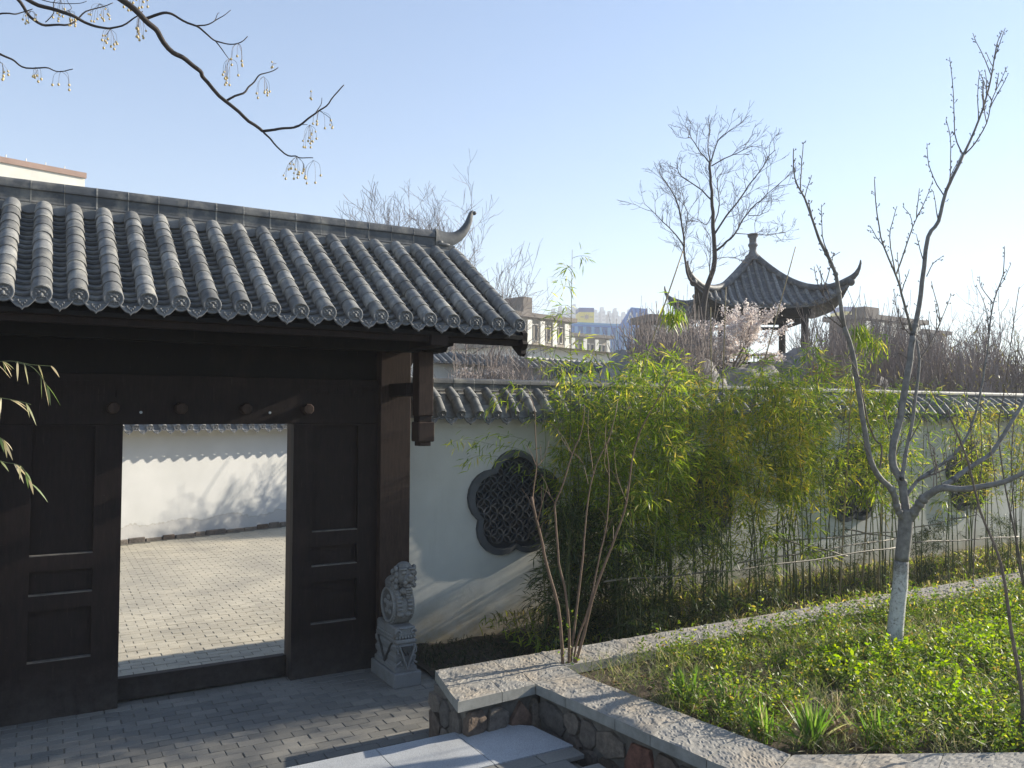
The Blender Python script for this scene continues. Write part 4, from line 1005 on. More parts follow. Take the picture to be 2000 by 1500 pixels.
# whitewashed tree in the planter
b0 = at_z(1745, 1280, .38); D0 = (b0 - E0).dot(Fw)
TR = thing('bare_tree', b0, 'bare young tree with a whitewashed trunk standing in the planter', 'tree')
mb = MB(); P = [(1743, 1292), (1745, 1275), (1750, 1215), (1757, 1150), (1761, 1095)]
limb(mb, P, D0, D0, .072, .058, 14, 4, .004); mb.build('whitewashed_trunk', 'whitewash', TR, smooth=True)
mb = MB(); limb(mb, [(1761, 1094), (1766, 1050), (1769, 1020), (1768, 995)], D0, D0, .057, .060, 14, 4, .003); mb.build('trunk', 'bark_grey', TR, smooth=True)
rn = random.Random(3)
PEACH = [
 ([(1766, 1015), (1756, 1000), (1742, 956), (1714, 928), (1697, 885), (1685, 816), (1674, 746), (1665, 687), (1648, 637)], 0, -.35, .034, .021, 0),
 ([(1648, 637), (1632, 536), (1606, 480), (1593, 447), (1572, 387), (1552, 347), (1550, 290)], -.35, -.7, .021, .004, 1),
 ([(1768, 1005), (1763, 944), (1746, 912), (1744, 870), (1758, 816), (1777, 704), (1783, 654)], 0, .2, .040, .030, 0),
 ([(1783, 654), (1791, 620), (1802, 550), (1812, 463), (1833, 433), (1848, 373), (1883, 300)], .2, .45, .028, .016, 0),
 ([(1883, 300), (1903, 257), (1927, 190), (1940, 130), (1947, 87), (1958, 60)], .45, .6, .014, .004, 1),
 ([(1883, 303), (1905, 280), (1927, 240), (1937, 197), (1950, 167), (1968, 130)], .45, .3, .009, .003, 1),
 ([(1880, 300), (1865, 262), (1862, 180), (1855, 112)], .45, .7, .008, .003, 1),
 ([(1850, 373), (1857, 327), (1855, 267), (1847, 233)], .4, .2, .007, .003, 1),
 ([(1855, 345), (1868, 322), (1878, 300)], .4, .3, .005, .003, 1),
 ([(1845, 383), (1823, 347), (1812, 310), (1810, 280)], .4, .6, .007, .003, 1),
 ([(1803, 505), (1795, 478), (1790, 458)], .3, .2, .006, .003, 1),
 ([(1810, 540), (1822, 515), (1842, 500)], .25, .1, .006, .003, 1),
 ([(1780, 645), (1765, 590), (1752, 542), (1727, 483), (1713, 417), (1708, 352)], .2, -.2, .015, .004, 1),
 ([(1750, 538), (1767, 490), (1783, 443), (1807, 393), (1822, 353)], .05, .3, .009, .003, 1),
 ([(1783, 443), (1778, 420), (1763, 403)], .2, .3, .005, .003, 1),
 ([(1748, 530), (1738, 463), (1744, 430), (1752, 403)], .0, -.1, .007, .003, 1),
 ([(1727, 483), (1712, 462), (1698, 440)], -.05, -.2, .006, .003, 1),
 ([(1762, 935), (1768, 890), (1783, 816), (1795, 704), (1787, 660)], 0, .3, .022, .012, 0),
 ([(1795, 704), (1816, 673), (1836, 631), (1858, 575)], .3, .5, .010, .003, 1),
 ([(1787, 660), (1765, 640), (1752, 605), (1745, 565)], .3, .1, .007, .003, 1),
 ([(1776, 1014), (1790, 992), (1812, 967), (1840, 953), (1877, 956), (1916, 951), (1958, 942), (2002, 922), (2060, 890)], 0, -.6, .044, .018, 0),
 ([(1838, 953), (1874, 928), (1910, 902), (1938, 883), (1976, 824), (2002, 777), (2040, 690)], -.15, .3, .030, .014, 0),
 ([(1768, 972), (1793, 939), (1826, 916), (1871, 880), (1898, 830), (1914, 768), (1928, 690), (1940, 592), (1959, 536), (1962, 480)], 0, .7, .021, .004, 1),
 ([(1940, 592), (1917, 561), (1914, 539)], .6, .7, .006, .003, 1),
 ([(1948, 565), (1962, 545), (1975, 515)], .6, .5, .005, .003, 1),
 ([(1793, 939), (1850, 915), (1890, 890), (1915, 860)], .05, .4, .010, .004, 1),
 ([(1696, 828), (1710, 860), (1722, 872), (1718, 915)], -.2, -.1, .008, .010, 0),
 ([(1696, 828), (1684, 770), (1672, 720), (1650, 690)], -.2, -.5, .008, .003, 1),
 ([(1648, 637), (1625, 600), (1600, 560), (1590, 520)], -.35, -.2, .009, .003, 1),
 ([(1645, 640), (1610, 612), (1590, 585)], -.35, -.6, .007, .003, 1),
 ([(1620, 503), (1606, 460), (1605, 400)], -.5, -.3, .007, .003, 1),
 ([(1572, 387), (1580, 360), (1585, 342)], -.6, -.7, .005, .003, 1),
 ([(1630, 530), (1618, 510), (1640, 492)], -.45, -.5, .005, .003, 1),
 ([(1700, 1000 - 110), (1680, 860), (1655, 835)], -.25, -.5, .006, .003, 1),
 ([(1777, 704), (1755, 690), (1735, 700)], .2, .0, .006, .003, 1)]
mb = MB(); tw = MB(); kn = MB(); LIMBS = []
for px, a_, b_, r0, r1, sp in PEACH:
    big = r0 > .011; tgt = mb if big else tw
    S_ = limb(tgt, px, D0 + a_, D0 + b_, r0 * (.84 if r0 < .04 else .92), r1 * .84, 8 if big else 5, 3, .006)
    if sp: spurs(tw, S_[2:], rn, .045, (.012, .04), .0026, .0055)
    else: spurs(tw, S_[3:], rn, .16, (.02, .06), .003, .005)
    if r0 > .008: LIMBS.append(S_)
    if r0 > .02:
        for i in range(3): p = rn.choice(S_[:len(S_) // 3]); kn.sphere(p, r0 * 1.02, 7, 5)
for k in range(46):
    S_ = rn.choice(LIMBS); p = rn.choice(S_[len(S_) // 5:len(S_) * 3 // 4]); d = Vector((rn.gauss(.05, .28), rn.gauss(0, .22), 1)).normalized(); L = rn.uniform(.15, .5); q_ = [p]
    for i in range(5): d = (d + Vector((rn.gauss(0, .07), rn.gauss(0, .07), .06))).normalized(); q_.append(q_[-1] + d * L / 5)
    tw.tube(q_, [.0048, .0044, .004, .0036, .0032, .0026], 4); spurs(tw, q_[1:], rn, .05, (.01, .03), .0024, .005)
mb.build('limbs', 'bark_grey', TR, smooth=True); tw.build('twigs', 'bark', TR)['kind'] = 'stuff'; kn.build('knots', 'bark_grey', TR, smooth=True)['kind'] = 'stuff'
# leafy evergreens further along the planter, right of the view: they dapple the courtyard
def leafy_tree(x, y, z0, z1, rad, n, label, seed):
    nr_ = np.random.default_rng(seed); t_ = thing('evergreen_tree', (x, y, .38), label, 'tree'); mb = MB(); mb.tube([(x, y, .3), (x + .05, y, z0), (x, y, z1)], [.09, .07, .03], 8); mb.build('trunk', 'bark', t_, smooth=True)
    cc = nr_.normal(size=(60, 3)); cc /= np.linalg.norm(cc, axis=1, keepdims=True); cc *= nr_.uniform(.3, 1., (60, 1)); cc = cc * np.array([rad, rad, (z1 - z0) / 2]) + np.array([0, 0, (z0 + z1) / 2 - .38])
    P = cc[nr_.integers(0, 60, n)] + nr_.normal(0, .16, (n, 3)); V, q = leaves(P, nr_.normal(size=(n, 3)), nr_.uniform(.07, .12, n), nr_.uniform(.03, .05, n), .2, nr_)
    o = bpy.data.objects.new('crown', np_mesh('crown', V, q, 'bamboo_leaf_dark')); COL.objects.link(o); o.parent = t_
leafy_tree(13.4, 5.55, 3.9, 6.6, .75, 1500, 'leafy evergreen nearest the viewer beyond the right end of the planter', 1)
leafy_tree(14.6, 6.3, 3.9, 6.9, .8, 1500, 'leafy evergreen beside the bamboo bed beyond the right edge', 2)
# multi-stemmed sapling at the planter corner
b0 = at_z(1110, 1310, .40); D1 = (b0 - E0).dot(Fw)
TS = thing('sapling', b0, 'slim multi-stemmed bare sapling growing at the near planter corner', 'tree')
STEMS = [
 ([(1098, 1318), (1098, 1268), (1090, 1184), (1067, 1100), (1057, 1050), (1048, 1015), (1038, 971)], 0, -.25, .017, .011),
 ([(1048, 1018), (1041, 969), (1048, 911), (1046, 850), (1044, 800), (1030, 760)], -.2, -.4, .007, .003),
 ([(1109, 1318), (1112, 1257), (1106, 1164), (1092, 1100), (1085, 1008), (1085, 982), (1100, 945), (1117, 887), (1136, 842), (1142, 790)], 0, .0, .015, .004),
 ([(1113, 1318), (1118, 1257), (1129, 1170), (1137, 1100), (1141, 1055), (1149, 971), (1164, 909), (1190, 854), (1204, 798)], 0, .3, .014, .004),
 ([(1118, 1318), (1140, 1240), (1157, 1170), (1182, 1100), (1205, 1040), (1224, 980), (1235, 896), (1252, 840), (1277, 792), (1312, 736)], 0, -.3, .016, .004),
 ([(1120, 1318), (1126, 1257), (1151, 1184), (1168, 1100), (1185, 1020), (1190, 930), (1184, 870)], 0, .25, .012, .004),
 ([(1085, 985), (1070, 962), (1055, 950)], 0, -.1, .005, .002), ([(1117, 887), (1100, 862), (1090, 842)], 0, .1, .004, .002),
 ([(1149, 945), (1138, 905), (1120, 885)], .1, .2, .004, .002), ([(1048, 911), (1062, 895), (1072, 860)], -.3, -.2, .004, .002),
 ([(1050, 1020), (1058, 985), (1068, 950)], -.2, -.3, .004, .002), ([(1159, 927), (1153, 880), (1148, 840), (1150, 800)], .2, .4, .005, .002),
 ([(1224, 980), (1205, 930), (1200, 880)], -.2, -.1, .004, .002), ([(1190, 930), (1180, 900), (1192, 850)], .2, .3, .004, .002)]
mb = MB(); rn = random.Random(9); tw = MB()
for px, a_, b_, r0, r1 in STEMS:
    S_ = limb(mb, px, D1 + a_, D1 + b_, r0 * .85, r1 * .8, 8 if r0 > .008 else 5, 3, .004)
    for i in range(2 if r0 > .008 else 1):
        p = rn.choice(S_[len(S_) // 3:]); e = p + Vector((rn.uniform(-.12, .12), rn.uniform(-.1, .1), rn.uniform(.06, .2))); tw.tube([p, p.lerp(e, .5) + Vector((0, 0, .02)), e], [.003, .0025, .0015], 4)
mb.build('stems', 'bark_red', TS, smooth=True); tw.build('twigs', 'bark_red', TS)['kind'] = 'stuff'
nr = np.random.default_rng(4); N = 90; P = np.array(tuple(b0)) + np.column_stack([nr.normal(0, .05, N), nr.normal(0, .05, N), nr.uniform(.0, .45, N)])
V, q = leaves(P - np.array(tuple(b0)), nr.normal(size=(N, 3)) + np.array([0, 0, .5]), nr.uniform(.02, .035, N), nr.uniform(.01, .016, N), .1, nr)
o = bpy.data.objects.new('leaf_shoots', np_mesh('leaf_shoots', V, q, 'cover_leaf')); COL.objects.link(o); o.parent = TS

# overhead tree with hanging yellow berries; its trunk stands left of the view
s = .36
OH = [
 ([(470, -150), (580, -70), (670, 0), (790, 105), (860, 180), (940, 280), (1010, 325), (1080, 380), (1110, 425), (1220, 540), (1320, 630), (1430, 710)], 4.6, 5.3, .024, .011),
 ([(1430, 710), (1520, 700), (1600, 690), (1680, 645), (1740, 600), (1800, 540), (1865, 460)], 5.3, 5.4, .011, .004),
 ([(1430, 710), (1480, 765), (1540, 825), (1600, 838), (1640, 855), (1700, 862)], 5.3, 5.2, .008, .003),
 ([(1225, 535), (1320, 505), (1350, 470), (1400, 420), (1450, 400), (1505, 370)], 5.2, 5.4, .009, .003),
 ([(795, 105), (860, 80), (920, 75), (970, 90), (1060, 140), (1120, 180), (1160, 215), (1220, 235), (1290, 235), (1350, 200)], 4.9, 5.1, .011, .003),
 ([(1060, 138), (1110, 132), (1160, 115), (1210, 90), (1245, 55)], 5.0, 5.1, .006, .002),
 ([(1160, 115), (1175, 95), (1188, 70)], 5.0, 5.1, .003, .002),
 ([(1165, 220), (1210, 270), (1250, 320)], 5.1, 5.1, .005, .002),
 ([(1715, 620), (1740, 570), (1752, 522)], 5.4, 5.4, .004, .002),
 ([(1600, 690), (1640, 680), (1680, 678)], 5.4, 5.4, .003, .002),
 ([(-160, -160), (0, -60), (150, 0), (270, 45), (400, 90), (460, 125), (520, 150), (600, 155), (700, 125), (750, 95), (780, 60)], 4.6, 4.9, .018, .003),
 ([(-100, -200), (30, -60), (90, 0), (160, 90), (240, 130), (350, 140), (430, 100), (520, 50), (610, 20)], 5.4, 5.8, .018, .003),
 ([(-140, 130), (0, 80), (80, 70), (120, 55), (175, 40)], 4.8, 4.9, .007, .003),
 ([(-200, 180), (-80, 240), (0, 290), (60, 320), (130, 365), (240, 370), (300, 385), (400, 382)], 4.7, 4.9, .010, .003),
 ([(5, 290), (8, 330), (18, 345)], 4.8, 4.8, .004, .002), ([(240, 110), (300, 80), (300, 0), (330, -40)], 5.6, 5.7, .004, .003),
 ([(180, -20), (300, 10), (400, 15), (470, 5)], 5.2, 5.3, .004, .002), ([(350, 60), (390, 40), (360, -10)], 5.6, 5.7, .003, .002)]
tb = at_d(-560, 400, 4.6); tb.z = 0
OT = thing('berry_tree', tb, 'bare dark branches with hanging yellow berries reaching in from the upper left', 'tree')
mb = MB(); PTS = []
for px, a_, b_, r0, r1 in OH:
    S_ = limb(mb, [(x * s, y * s) for x, y in px], a_, b_, r0 * .86, r1 * .9, 7, 4, .02); PTS.append(S_)
crown = at_d(-560, -120, 4.6)
mb.tube(smooth_pts([crown, crown.lerp(PTS[0][0], .5) + Vector((0, 0, .25)), PTS[0][0]], 4), .03, 8); mb.tube(smooth_pts([crown - Vector((0, 0, .3)), crown.lerp(PTS[10][0], .5), PTS[10][0]], 4), .022, 8)
mb.tube(smooth_pts([crown - Vector((0, 0, .2)), crown.lerp(PTS[11][0], .5), PTS[11][0]], 4), .022, 8); mb.tube(smooth_pts([crown - Vector((0, 0, .9)), PTS[13][0]], 2), .014, 8); mb.tube([crown - Vector((0, 0, 1.0)), PTS[12][0]], .012, 8)
mb.build('branches', 'bark_dark', OT, smooth=True)
mb = MB(); mb.tube(smooth_pts([tb, tb + Vector((.05, .02, 1.5)), tb + Vector((-.03, .05, 3.)), crown, crown + Vector((-.2, .1, 1.4))], 4), [.11, .11, .10, .10, .095, .09, .09, .085, .08, .08, .07, .07, .065, .06, .05, .04, .03], 12); mb.build('trunk', 'bark_dark', OT, smooth=True)
st = MB(); be = MB(); rn = random.Random(31)
def cluster(x, y, d, n, ln=110, spread=45, y0=None):
    o_ = at_d(x * s, y * s, d)
    for i in range(n):
        dx = rn.uniform(-spread, spread); L = rn.uniform(.5, 1.1) * ln; e = at_d((x + dx) * s, (y + L) * s, d + rn.uniform(-.1, .1)); m_ = o_.lerp(e, .45) + Vector((0, 0, .5 * (o_ - e).length * .25))
        m_ = Vector((o_.x + (e.x - o_.x) * .8, o_.y + (e.y - o_.y) * .8, o_.z + (e.z - o_.z) * .35)); q_ = smooth_pts([o_, m_, e], 3); st.tube(q_, .0011, 3, False)
        be.sphere(e - Vector((0, 0, .006)), (.0075, .0075, .0085), 7, 5)
        if rn.random() < .35: e2 = e + Vector((rn.uniform(-.02, .02), 0, rn.uniform(.01, .04))); st.tube([m_, e2], .001, 3, False); be.sphere(e2, .0065, 7, 5)
for a in ((760, 80, 4.9, 9, 120, 20), (690, -10, 4.9, 3, 60, 20), (760, -40, 4.9, 5, 80, 50), (600, 158, 4.9, 9, 95, 50), (1290, 235, 5.1, 6, 110, 50), (1245, 318, 5.1, 7, 130, 60), (1430, 415, 5.3, 7, 120, 60), (1500, 345, 5.4, 2, 25, 30), (1730, 600, 5.4, 8, 90, 90), (1680, 678, 5.4, 8, 120, 50), (1610, 850, 5.2, 13, 110, 70), (1700, 870, 5.2, 4, 110, 50), (190, 365, 4.9, 5, 70, 40), (330, 385, 4.9, 4, 90, 50), (10, 340, 4.8, 4, 90, 40), (540, 20, 5.7, 10, 100, 60), (370, 60, 5.7, 10, 70, 60), (170, 60, 5.6, 8, 60, 50), (330, 0, 5.6, 7, 90, 50), (1690, 500, 5.4, 2, 50, 10)): cluster(*a)
st.build('berry_stalks', 'bark', OT)['kind'] = 'stuff'; be.build('berries', 'berry', OT, smooth=True)['kind'] = 'stuff'

# leafy bamboo shoots entering at the left edge
EL_ = thing('bamboo', at_d(-120, 1500, 3.4).to_tuple(), 'bamboo shoots with dry tipped leaves hanging in at the left edge before the dark gate', 'bamboo')
mb = MB(); P = []; D = []; rn = random.Random(12); root = Vector(EL_.location); root.z = 0
EL_.location = root; ORG[EL_.name] = root.copy()
top = at_d(-110, 560, 3.4); mb.tube([root, root.lerp(top, .5), top], [.012, .010, .006], 6)
L_ = []
for (px, nlv) in (([(-100, 740), (-30, 712), (20, 705), (60, 712), (100, 715)], 9), ([(30, 708), (60, 715), (80, 735), (92, 755)], 5), ([(-110, 790), (-40, 775), (20, 780), (60, 790)], 12), ([(-100, 860), (-40, 870), (0, 900), (40, 910), (62, 945)], 9), ([(-60, 830), (-10, 850), (8, 860)], 4)):
    q_ = smooth_pts([at_d(x, y, 3.4) for x, y in px], 3); mb.tube(q_, .0016, 4)
    for i in range(nlv):
        p = q_[min(len(q_) - 1, int(len(q_) * (.35 + .65 * rn.random())))]; P.append(tuple(p - root)); dr = (q_[-1] - q_[0]).normalized() * .6 + Vector((rn.gauss(0, .3), rn.gauss(0, .3), rn.uniform(-1.2, -.1))); D.append(tuple(dr))
mb.build('culm', 'culm', EL_)
nr = np.random.default_rng(5); P = np.array(P); D = np.array(D); N = len(P); V, q = leaves(P, D, nr.uniform(.045, .085, N), nr.uniform(.007, .011, N), .35, nr, 4)
o = bpy.data.objects.new('foliage', np_mesh('foliage', V, q, 'edge_leaf')); COL.objects.link(o); o.parent = EL_

# ---- ground cover in the planter
nr = np.random.default_rng(77)
def in_soil(x, y):
    f_in = y > 3.36 - (x - 3.81) * .527 + .03
    s_in = x > 3.58 + (5.13 - y) * .14
    return f_in & s_in & (y < 5.34)
def scatter(n, xr=(3.6, 13.), yr=(-1., 5.34)):
    x = nr.uniform(xr[0], xr[1], n * 3); y = nr.uniform(yr[0], yr[1], n * 3); k = in_soil(x, y)
    # keep what lies near the view
    r = x * cos(YAW) - y * sin(YAW); f = x * sin(YAW) + y * cos(YAW); k &= (r / np.maximum(f, .1) < .72) & (f > 3.2)
    return np.column_stack([x[k], y[k]])[:n]
def clumpnoise(xy, sc, off): return np.array([noise.noise((x * sc, y * sc, off)) for x, y in xy])
def plants(name, n, mat, hr, per, Lr, Wr, keep=None, up=.7, stem=True, droop=.1, label=None):
    xy = scatter(n); c = clumpnoise(xy, 1.6, hash(name) % 17)
    if keep is not None: m_ = keep(xy, c); xy = xy[m_]; c = c[m_]
    n = len(xy); h = nr.uniform(*hr, n) * (1 + .6 * c)
    rep = np.repeat(np.arange(n), per); N = len(rep); t = nr.uniform(.25, 1, N)
    tilt = nr.normal(0, .25, (n, 2)); P = np.column_stack([xy[rep, 0] + tilt[rep, 0] * h[rep] * t + nr.normal(0, .012, N), xy[rep, 1] + tilt[rep, 1] * h[rep] * t + nr.normal(0, .012, N), .385 + h[rep] * t])
    D = nr.normal(size=(N, 3)); D[:, 2] = np.abs(D[:, 2]) * .5 + up * .3
    V, q = leaves(P, D, nr.uniform(*Lr, N), nr.uniform(*Wr, N), droop, nr)
    o = bpy.data.objects.new(name, np_mesh(name, V, q, mat)); COL.objects.link(o); return tag(o, label, 'plants', kind='stuff')
right = lambda xy, c: (xy[:, 0] > 4.6 + .5 * (5.3 - xy[:, 1]) * .2) & (c > -.25)
plants('ground_cover', 7500, 'cover_leaf', (.05, .24), 16, (.018, .040), (.009, .021), lambda xy, c: (c > -.42) & ((xy[:, 0] > 4.9) | (c > .12)), label='low light green leafy ground cover filling the planter')
plants('leafy_plants', 2600, 'bright_leaf', (.08, .22), 14, (.03, .055), (.02, .034), lambda xy, c: (xy[:, 0] > 5.2) & (xy[:, 1] < 4.6) & (c > -.18), label='patch of brighter yellow-green leafy plants right of the whitewashed trunk')
plants('weeds', 5500, 'weed', (.04, .17), 8, (.05, .14), (.0022, .0045), None, 2.2, label='thin dry and green weeds tangled between the planter plants')
plants('tall_greens', 1100, 'cover_leaf', (.18, .36), 26, (.025, .045), (.012, .024), lambda xy, c: (xy[:, 1] > 4.55) & (xy[:, 0] > 5.2) & (c > -.1), label='taller leafy green growth along the back coping')
plants('dead_leaves', 2500, 'litter', (.0, .012), 3, (.02, .05), (.012, .03), None, .0, label='brown dead leaves lying on the planter soil')
# bamboo bed undergrowth
def bed(name, n, mat, xr, yr, hr, wr, label, zb=.15, drop=.5):
    x = nr.uniform(*xr, n); y = nr.uniform(*yr, n); P = np.column_stack([x, y, np.full(n, zb)]); D = nr.normal(size=(n, 3)) * .45 + np.array([0, 0, 1.])
    V, q = leaves(P, D, nr.uniform(*hr, n), nr.uniform(*wr, n), drop, nr, 3); o = bpy.data.objects.new(name, np_mesh(name, V, q, mat)); COL.objects.link(o); tag(o, label, 'grass', kind='stuff')
bed('dark_grass', 1500, 'dark_grass', (3.2, 4.6), (6.6, 7.78), (.15, .32), (.006, .011), 'dark strap leaved grass at the foot of the white wall beside the lion', .0, .7)
bed('undergrowth', 9000, 'bed_weed', (4.2, 16), (5.8, 7.8), (.10, .26), (.007, .015), 'dry grass and fallen bamboo leaves at the foot of the bamboo', .22)
bed('undergrowth_green', 5200, 'bamboo_leaf', (4.0, 16), (5.9, 7.8), (.08, .22), (.010, .018), 'dark green undergrowth between the bamboo stems', .21)
# distinct grass clumps near the front coping
def clump(px, py, n, h, label, mat='grass_blade', dry=0):
    c = at_z(px, py, .385); t_ = thing('grass_clump', c, label, 'grass')
    P = np.column_stack([nr.normal(0, .022, n), nr.normal(0, .022, n), np.zeros(n)]); D = nr.normal(size=(n, 3)) * .28 + np.array([0, 0, 1.])
    V, q = leaves(P, D, nr.uniform(.55, 1., n) * h, nr.uniform(.009, .015, n), .22, nr, 6); o = bpy.data.objects.new('blades', np_mesh('blades', V, q, mat)); COL.objects.link(o); o.parent = t_
    if dry:
        P = np.column_stack([nr.normal(0, .03, dry), nr.normal(0, .03, dry), np.zeros(dry)]); D = nr.normal(size=(dry, 3)) * .35 + np.array([0, 0, 1.])
        V, q = leaves(P, D, nr.uniform(.5, 1., dry) * h * 1.0, nr.uniform(.004, .008, dry), .75, nr, 6); o = bpy.data.objects.new('dry_blades', np_mesh('dry_blades', V, q, 'dry_leaf')); COL.objects.link(o); o.parent = t_
clump(1590, 1462, 110, .42, 'thickest green grass clump with curled dry tips at the front coping', dry=26)
clump(1490, 1452, 34, .40, 'small grass clump with long arching blades left of the thickest clump', dry=12)
clump(1710, 1465, 34, .42, 'upright pale green grass clump right of the thickest clump', dry=6)
clump(1345, 1385, 46, .42, 'tall thin grass clump near the side coping, left of the others', dry=10)
clump(1420, 1400, 22, .38, 'thin tall grass clump beside the brown dry tussock', dry=8)
clump(1630, 1400, 8, .26, 'straw coloured dry grass clump behind the thickest clump', 'dry_leaf', 24)
for (px, py, lb) in ((1432, 1392, 'brown dry tussock nearest the side coping'), (1520, 1408, 'brown dry tussock between two grass clumps'), (1640, 1460, 'brown dry tussock at the front coping')):
    c = at_z(px, py, .385); t_ = thing('dry_tussock', c, lb, 'plant'); n = 260; P = nr.normal(size=(n, 3)) * np.array([.05, .05, .035]) + np.array([0, 0, .09]); D = nr.normal(size=(n, 3)) + np.array([0, 0, .4])
    V, q = leaves(P, D, nr.uniform(.03, .06, n), nr.uniform(.01, .022, n), .3, nr); o = bpy.data.objects.new('leaves', np_mesh('leaves', V, q, 'litter')); COL.objects.link(o); o.parent = t_

# ---- recursive bare trees
def grow(mb, p, d, L, r, depth, rn, bend=.25, nseg=4, split=3, up=.12, minr=.004, blossoms=None, sides=5):
    pts = [p]; rad = [r]; q = p.copy(); dd = d.copy()
    for i in range(nseg):
        dd = (dd + Vector((rn.gauss(0, bend), rn.gauss(0, bend), rn.gauss(0, bend) + up)) * .5).normalized(); q = q + dd * L / nseg; pts.append(q.copy()); rad.append(max(minr, r * (1 - .45 * (i + 1) / nseg)))
    mb.tube(pts, rad, sides if depth > 1 else 3, False)
    if blossoms is not None and depth <= 1: blossoms += pts[1:]
    if depth <= 0: return
    for k in range(split):
        t = rn.uniform(.3, 1.) if k else 1.; j = min(int(t * nseg), nseg - 1); b = pts[j].lerp(pts[j + 1], t * nseg - j)
        s = Vector((rn.gauss(0, 1), rn.gauss(0, 1), rn.gauss(0, .6))); nd = (dd + s.normalized() * rn.uniform(.45, .95)).normalized()
        grow(mb, b, nd, L * rn.uniform(.55, .82), max(minr, rad[j] * .62), depth - 1, rn, bend, nseg, split, up, minr, blossoms, sides)
def fine_on(mb, S_, rn, every, L, r, depth, minr, split=3, out=.8):
    acc = 0
    for a_, b_ in zip(S_, S_[1:]):
        acc += (b_ - a_).length
        while acc > every:
            acc -= every; d = (b_ - a_).normalized(); s_ = Vector((rn.gauss(0, 1), rn.gauss(0, 1), rn.gauss(0, 1))).normalized()
            grow(mb, a_.lerp(b_, rn.random()), (d + s_ * out + Vector((0, 0, .25))).normalized(), L * rn.uniform(.6, 1.2), r, depth, rn, .3, 3, split, .1, minr)
# tree in front of the pavilion
rn = random.Random(8); DT = 26.5; f_ = lambda L: [(1240 + .28 * x, 220 + .28 * y) for x, y in L]
BT = thing('bare_tree', (camxy(375 / F * DT, DT, 0) + Vector((0, 0, 2.))), 'tall bare forked tree in front of the left side of the pavilion', 'tree')
LM = [([(440, 2050), (455, 1700), (470, 1500), (490, 1260), (545, 1100), (555, 960), (545, 800), (540, 650), (530, 500), (520, 340)], 0.1262, 0.039, 0),
 ([(490, 1250), (430, 1200), (380, 1160), (345, 1000), (340, 860), (300, 640), (240, 520), (170, 420)], 0.05569, 0.01404, 1),
 ([(345, 930), (260, 820), (170, 740), (100, 660)], 0.02599, 0.00936, 1), ([(555, 975), (640, 900), (700, 840), (760, 740), (830, 650), (900, 590), (1030, 480)], 0.04084, 0.00936, 1),
 ([(550, 860), (640, 720), (720, 620), (790, 510), (880, 400), (940, 300), (985, 260)], 0.03341, 0.00936, 1), ([(535, 610), (430, 510), (330, 450), (290, 380)], 0.02599, 0.00936, 1),
 ([(525, 350), (460, 280), (400, 190), (370, 170)], 0.02228, 0.00936, 1), ([(535, 370), (620, 320), (720, 280), (820, 230)], 0.02228, 0.00936, 1), ([(530, 340), (580, 200), (640, 140), (690, 110)], 0.02228, 0.00936, 1),
 ([(525, 340), (510, 220), (530, 120)], 0.02228, 0.00936, 1), ([(700, 840), (800, 850), (960, 850), (1060, 830)], 0.01634, 0.0078, 1), ([(790, 720), (870, 715), (930, 690)], 0.01485, 0.0078, 1),
 ([(540, 700), (500, 780), (440, 740)], 0.01856, 0.0078, 1), ([(340, 860), (370, 700), (300, 600)], 0.01485, 0.0078, 1), ([(555, 1020), (650, 1010), (760, 1030)], 0.01485, 0.0078, 1), ([(545, 800), (590, 640), (570, 480), (600, 420)], 0.02228, 0.00936, 1), ([(560, 1080), (520, 1150), (530, 900)], 0.02228, 0.00936, 1)]
mb = MB(); tw = MB()
for px, r0, r1, sp in LM:
    k = 1 if sp else 0; S_ = limb(mb, f_(px), DT, DT + rn.uniform(-1.2, 1.2) * k, r0, r1, 7, 3, .03)
    if sp: fine_on(tw, S_[2:], rn, .17, .52, .010, 2, .0050)
fine_on(tw, [at_d(*f_([(530, 500)])[0], DT), at_d(*f_([(520, 340)])[0], DT)], rn, .14, .5, .010, 2, .0050)
mb.build('trunk', 'bark_dark', BT, smooth=True); tw.build('twigs', 'bark_twig', BT)
# trees beyond the gate roof
def far_tree(px, py_top, d, label, spread=1., seed=1, group=None, base_z=0, depth=5, mat='twig_far', name='bare_tree', split=3, lean=(0, 0)):
    rn = random.Random(seed); b = at_d(px, 800, d); b.z = base_z; top = at_d(px, py_top, d); H = top.z - base_z
    t_ = thing(name, b, label, 'tree', group); mb = MB(); tr = MB()
    hh = H * .42; pts = smooth_pts([b, b + Vector((lean[0] * .2, lean[1] * .2, hh * .5)), b + Vector((lean[0], lean[1], hh))], 3); r = .012 * H + .03
    tr.tube(pts, [r * (1 - .35 * i / (len(pts) - 1)) for i in range(len(pts))], 8); tr.build('trunk', 'bark', t_, smooth=True)
    for k in range(4):
        a = k * 1.57 + rn.uniform(-.5, .5); grow(mb, pts[-1] - Vector((0, 0, hh * .12 * k)), Vector((cos(a) * .6 * spread, sin(a) * .6 * spread, 1)).normalized(), H * .26, r * .42, depth, rn, .22, 4, split, .14, .0052)
    mb.build('crown', mat, t_); return t_
far_tree(865, 392, 26, 'largest bare tree behind the gate roof beside the ridge horn', .9, 5, depth=5, mat='twig')
far_tree(785, 390, 28, 'narrow bare tree behind the gate roof left of the largest one', .6, 6, depth=5, mat='twig')
far_tree(700, 410, 30, 'small bare treetop peeking over the middle of the gate ridge', .8, 7, depth=4)
far_tree(925, 470, 25, 'spreading bare tree right of the ridge horn', 1.0, 9, depth=4)
